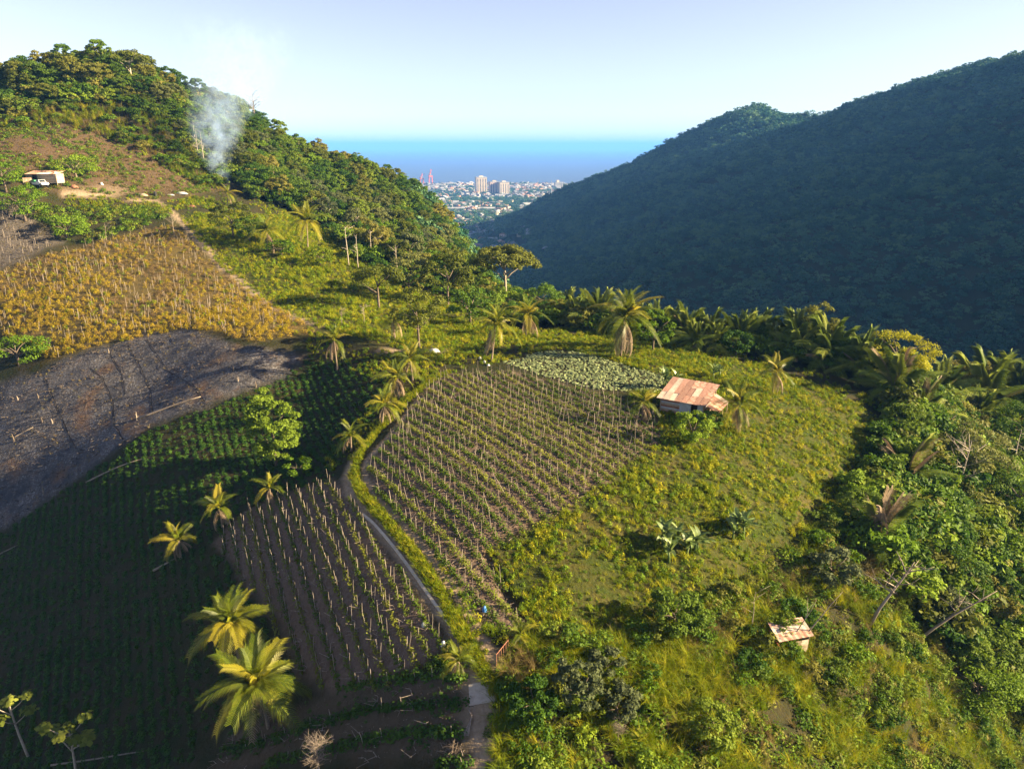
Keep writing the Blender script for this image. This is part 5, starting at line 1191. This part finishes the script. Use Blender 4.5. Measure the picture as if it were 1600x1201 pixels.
def tower(u, vb, vt, wpx, Y, label, mat):
    d = ray(u, vb); x = d[0] / d[1] * Y; s = FPX / (Y * CP + 150 * SP); w = wpx / s * 1.3; h = (vb - vt) / s * 1.3
    root = empty('tower_block', (x, Y, .8), math.radians(14)); tag(root, label, 'tower block', 'three tower blocks of the town')
    dd = w * .8; mb = MB(); mb.box((-w / 2, -dd / 2, -1), (w / 2, dd / 2, h)); obj('wall', mb.mesh('wall', (mat,)), root)
    mb = MB(); mb.box((-w / 2 - .8, -dd / 2 - .8, h), (w / 2 + .8, dd / 2 + .8, h + 2.2)); rf = obj('roof', mb.mesh('roof', (CW[0],)), root)
    mb = MB(); mb.box((-w * .2, -dd * .2, h + 2.2), (w * .2, dd * .2, h + 6)); obj('lift_house', mb.mesh('lift_house', (CW[1],)), rf)
    nf = max(6, int(h / 4.2))
    for c_ in range(4):
        x0 = -w / 2 + (c_ + .5) * w / 4
        mb = MB(); mb.box((x0 - w * .055, -dd / 2 - .15, 4), (x0 + w * .055, -dd / 2 - .02, h - 3)); obj('window_strip', mb.mesh('window_strip', (WIN,)), root)
    for f_ in range(1, nf):
        mb = MB(); mb.box((-w / 2 - .35, -dd / 2 - .4, f_ * h / nf), (w / 2 + .35, -dd / 2 - .16, f_ * h / nf + .9)); obj('floor_band', mb.mesh('floor_band', (CW[1] if f_ % 2 else mat,)), root)
tower(751.5, 292, 273, 12.5, 2560, 'tallest cream tower block with dark window strips in the town', CW[1])
tower(772, 294, 279, 11.5, 2500, 'middle tower block of the three in the town', CW[3])
tower(787, 295, 280, 11.5, 2480, 'rightmost tower block of the three in the town', CW[1])
CRANE = plain_mat('crane_red', (.50, .10, .07), (.58, .16, .12), .3, .6)
def crane(u, vb, vt, label, seed, arm):
    Y = 3150; d = ray(u, vb); x = d[0] / d[1] * Y; s = FPX / (Y * CP + 150 * SP); h = (vb - vt) / s; root = empty('port_crane', (x, Y, .8), .3); tag(root, label, 'crane', 'port cranes on the shore')
    for sx in (-1, 1):
        for sy in (-1, 1):
            mb = MB(); mb.tube([(sx * 7, sy * 7, -1), (sx * 6, sy * 6, h * .55)], 1.3, 5); obj('leg', mb.mesh('leg', (CRANE,)), root)
    mb = MB(); mb.box((-8, -7, h * .52), (8, 7, h * .6)); obj('platform', mb.mesh('platform', (CRANE,)), root)
    mb = MB(); mb.tube([(0, 0, h * .6), (arm * 3, 0, h)], [2.0, 1.2], 5); mb.tube([(-6, 0, h * .6), (arm * 2, 0, h * .92)], 1.0, 5); obj('mast', mb.mesh('mast', (CRANE,)), root)
    mb = MB(); mb.tube([(-10, 0, h * .62), (0, 0, h * .78), (arm * 14, 0, h * .97)], [1.2, 1.4, .8], 5); obj('boom', mb.mesh('boom', (CRANE,)), root)
    mb = MB(); mb.box((-4, -3, h * .6), (3, 3, h * .7)); obj('cabin', mb.mesh('cabin', (CW[0],)), root)
crane(659, 281, 263, 'shorter red port crane beside the lone hill tree', 1, 1.0)
crane(673, 283, 259, 'taller red and white port crane on the shore', 2, .4)
for i, (u, vb, vt) in enumerate([(830.5, 289, 276), (840.5, 291, 273), (861.5, 301, 275)]):
    Y = 2700 if i < 2 else 2400; d = ray(u, vb); s = FPX / (Y * CP + 150 * SP); mb = MB(); mb.tube([(0, 0, -1), (0, 0, (vb - vt) / s * .6), (0, 0, (vb - vt) / s)], [1.4, 1.1, .6], 6)
    tag(obj('radio_mast', mb.mesh('radio_mast', (CW[0],)), loc=(d[0] / d[1] * Y, Y, .8)), ['thin white mast, leftmost of three in the town', 'thin white mast, middle of three in the town', 'thin white mast, nearest the mountain'][i], 'mast', 'white masts of the town')
Y = 2850; d = ray(870, 285); s = FPX / (Y * CP + 150 * SP); root = empty('silo_works', (d[0] / d[1] * Y, Y, .8), .2); tag(root, 'white stepped factory building with silos at the right of the town', 'factory')
box_part('hall', (-16, -10, -1), (12, 10, 14), CW[0], root); box_part('hall', (-8, -9, 14), (10, 9, 26), CW[0], root); box_part('hall', (-2, -8, 26), (8, 8, 34), CW[1], root)
for k in range(3):
    mb = MB(); mb.tube([(14 + k * 6, -4, -1), (14 + k * 6, -4, 24), (14 + k * 6, -4, 28)], [3, 3, .8], 10); obj('silo', mb.mesh('silo', (CW[0],)), root)
for i, (u, v, w, dd, hh, l) in enumerate([(712, 331, 46, 16, 8, 'long white warehouse in the valley mouth'), (760, 331, 44, 16, 8, 'long pale warehouse right of its twin in the valley mouth'), (735, 330, 14, 14, 9, 'pale hall between the two long warehouses'), (830, 285, 40, 22, 9, 'white warehouse among the masts'), (702, 279, 60, 24, 10, 'long white port shed near the cranes'), (685, 292, 40, 18, 9, 'white shed at the left of the town')]):
    d = ray(u, v); Y = min(3080, (CAM_Z - 2) / (-d[2] / d[1])); x = d[0] / d[1] * Y; z = z1(x, Y) if Y < 2250 else .8; root = empty('warehouse', (x, Y, z), .15); tag(root, l, 'warehouse', 'warehouses of the town')
    box_part('wall', (-w / 2, -dd / 2, -2), (w / 2, dd / 2, hh), CW[0], root)
    mb = MB(); mb.poly([(-w / 2 - 1, -dd / 2 - 1, hh), (w / 2 + 1, -dd / 2 - 1, hh), (w / 2 + 1, dd / 2 + 1, hh), (-w / 2 - 1, dd / 2 + 1, hh), (-w / 2 - 1, 0, hh + 3), (w / 2 + 1, 0, hh + 3)], [(0, 1, 5, 4), (2, 3, 4, 5), (0, 4, 3), (1, 2, 5), (3, 2, 1, 0)]); obj('roof', mb.mesh('roof', (CR[2],)), root)

# ------------------------------------------------------------------ smoke from the clearing fire
p = ground(352, 292); mb = MB(); path = [(0, 0, -.5, .8), (-.6, .5, 2.5, 1.7), (-1.8, 1.5, 6, 3.2), (-3.0, 3, 11, 5.4), (-3.5, 5, 17, 7.8), (-1.5, 8, 24, 9.5), (2, 12, 31, 11), (5, 16, 39, 11), (9, 19, 47, 8)]
mb.tube([q[:3] for q in path], [q[3] * 1.7 for q in path], 14)
m, nt, b = new_mat('smoke'); nt.nodes.remove(b)
tc = node(nt, 'ShaderNodeTexCoord'); pv = node(nt, 'ShaderNodeVolumePrincipled'); pv.inputs['Color'].default_value = (.52, .70, 1.0, 1)
n_ = noise(nt, .26, 5, .6, tc.outputs['Object']); r1 = ramp(nt, n_, .42, .75)
sp = node(nt, 'ShaderNodeSeparateXYZ'); nt.links.new(tc.outputs['Object'], sp.inputs[0])
fall = ramp(nt, sp.outputs['Z'], 46, 2); fall = math_n(nt, 'POWER', fall, 1.3)
zc_ = sp.outputs['Z']; axx = math_n(nt, 'MULTIPLY', math_n(nt, 'SINE', math_n(nt, 'MULTIPLY', zc_, .13)), -3.2)
wob = math_n(nt, 'MULTIPLY', ramp(nt, sp.outputs['Z'], 1, 14), math_n(nt, 'MULTIPLY', math_n(nt, 'SUBTRACT', noise(nt, .11, 3, .5, tc.outputs['Object']), .5), 11.0))
dx_ = math_n(nt, 'ADD', math_n(nt, 'SUBTRACT', sp.outputs['X'], axx), wob); dy_ = math_n(nt, 'SUBTRACT', sp.outputs['Y'], math_n(nt, 'MULTIPLY', zc_, .38))
rad_ = math_n(nt, 'SQRT', math_n(nt, 'ADD', math_n(nt, 'MULTIPLY', dx_, dx_), math_n(nt, 'MULTIPLY', dy_, dy_)))
edge_ = ramp(nt, math_n(nt, 'DIVIDE', rad_, math_n(nt, 'ADD', math_n(nt, 'MULTIPLY', zc_, .42), 1.7)), 1.0, .1); fall = math_n(nt, 'MULTIPLY', fall, edge_)
nt.links.new(math_n(nt, 'MULTIPLY', math_n(nt, 'MULTIPLY', r1, fall), .42), pv.inputs['Density'])
nt.links.new(pv.outputs[0], nt.nodes['Material Output'].inputs['Volume'])
o = obj('smoke', mb.mesh('smoke', (m,)), loc=p); tag(o, 'pale blue smoke rising from the clearing fire', None, None, 'stuff')
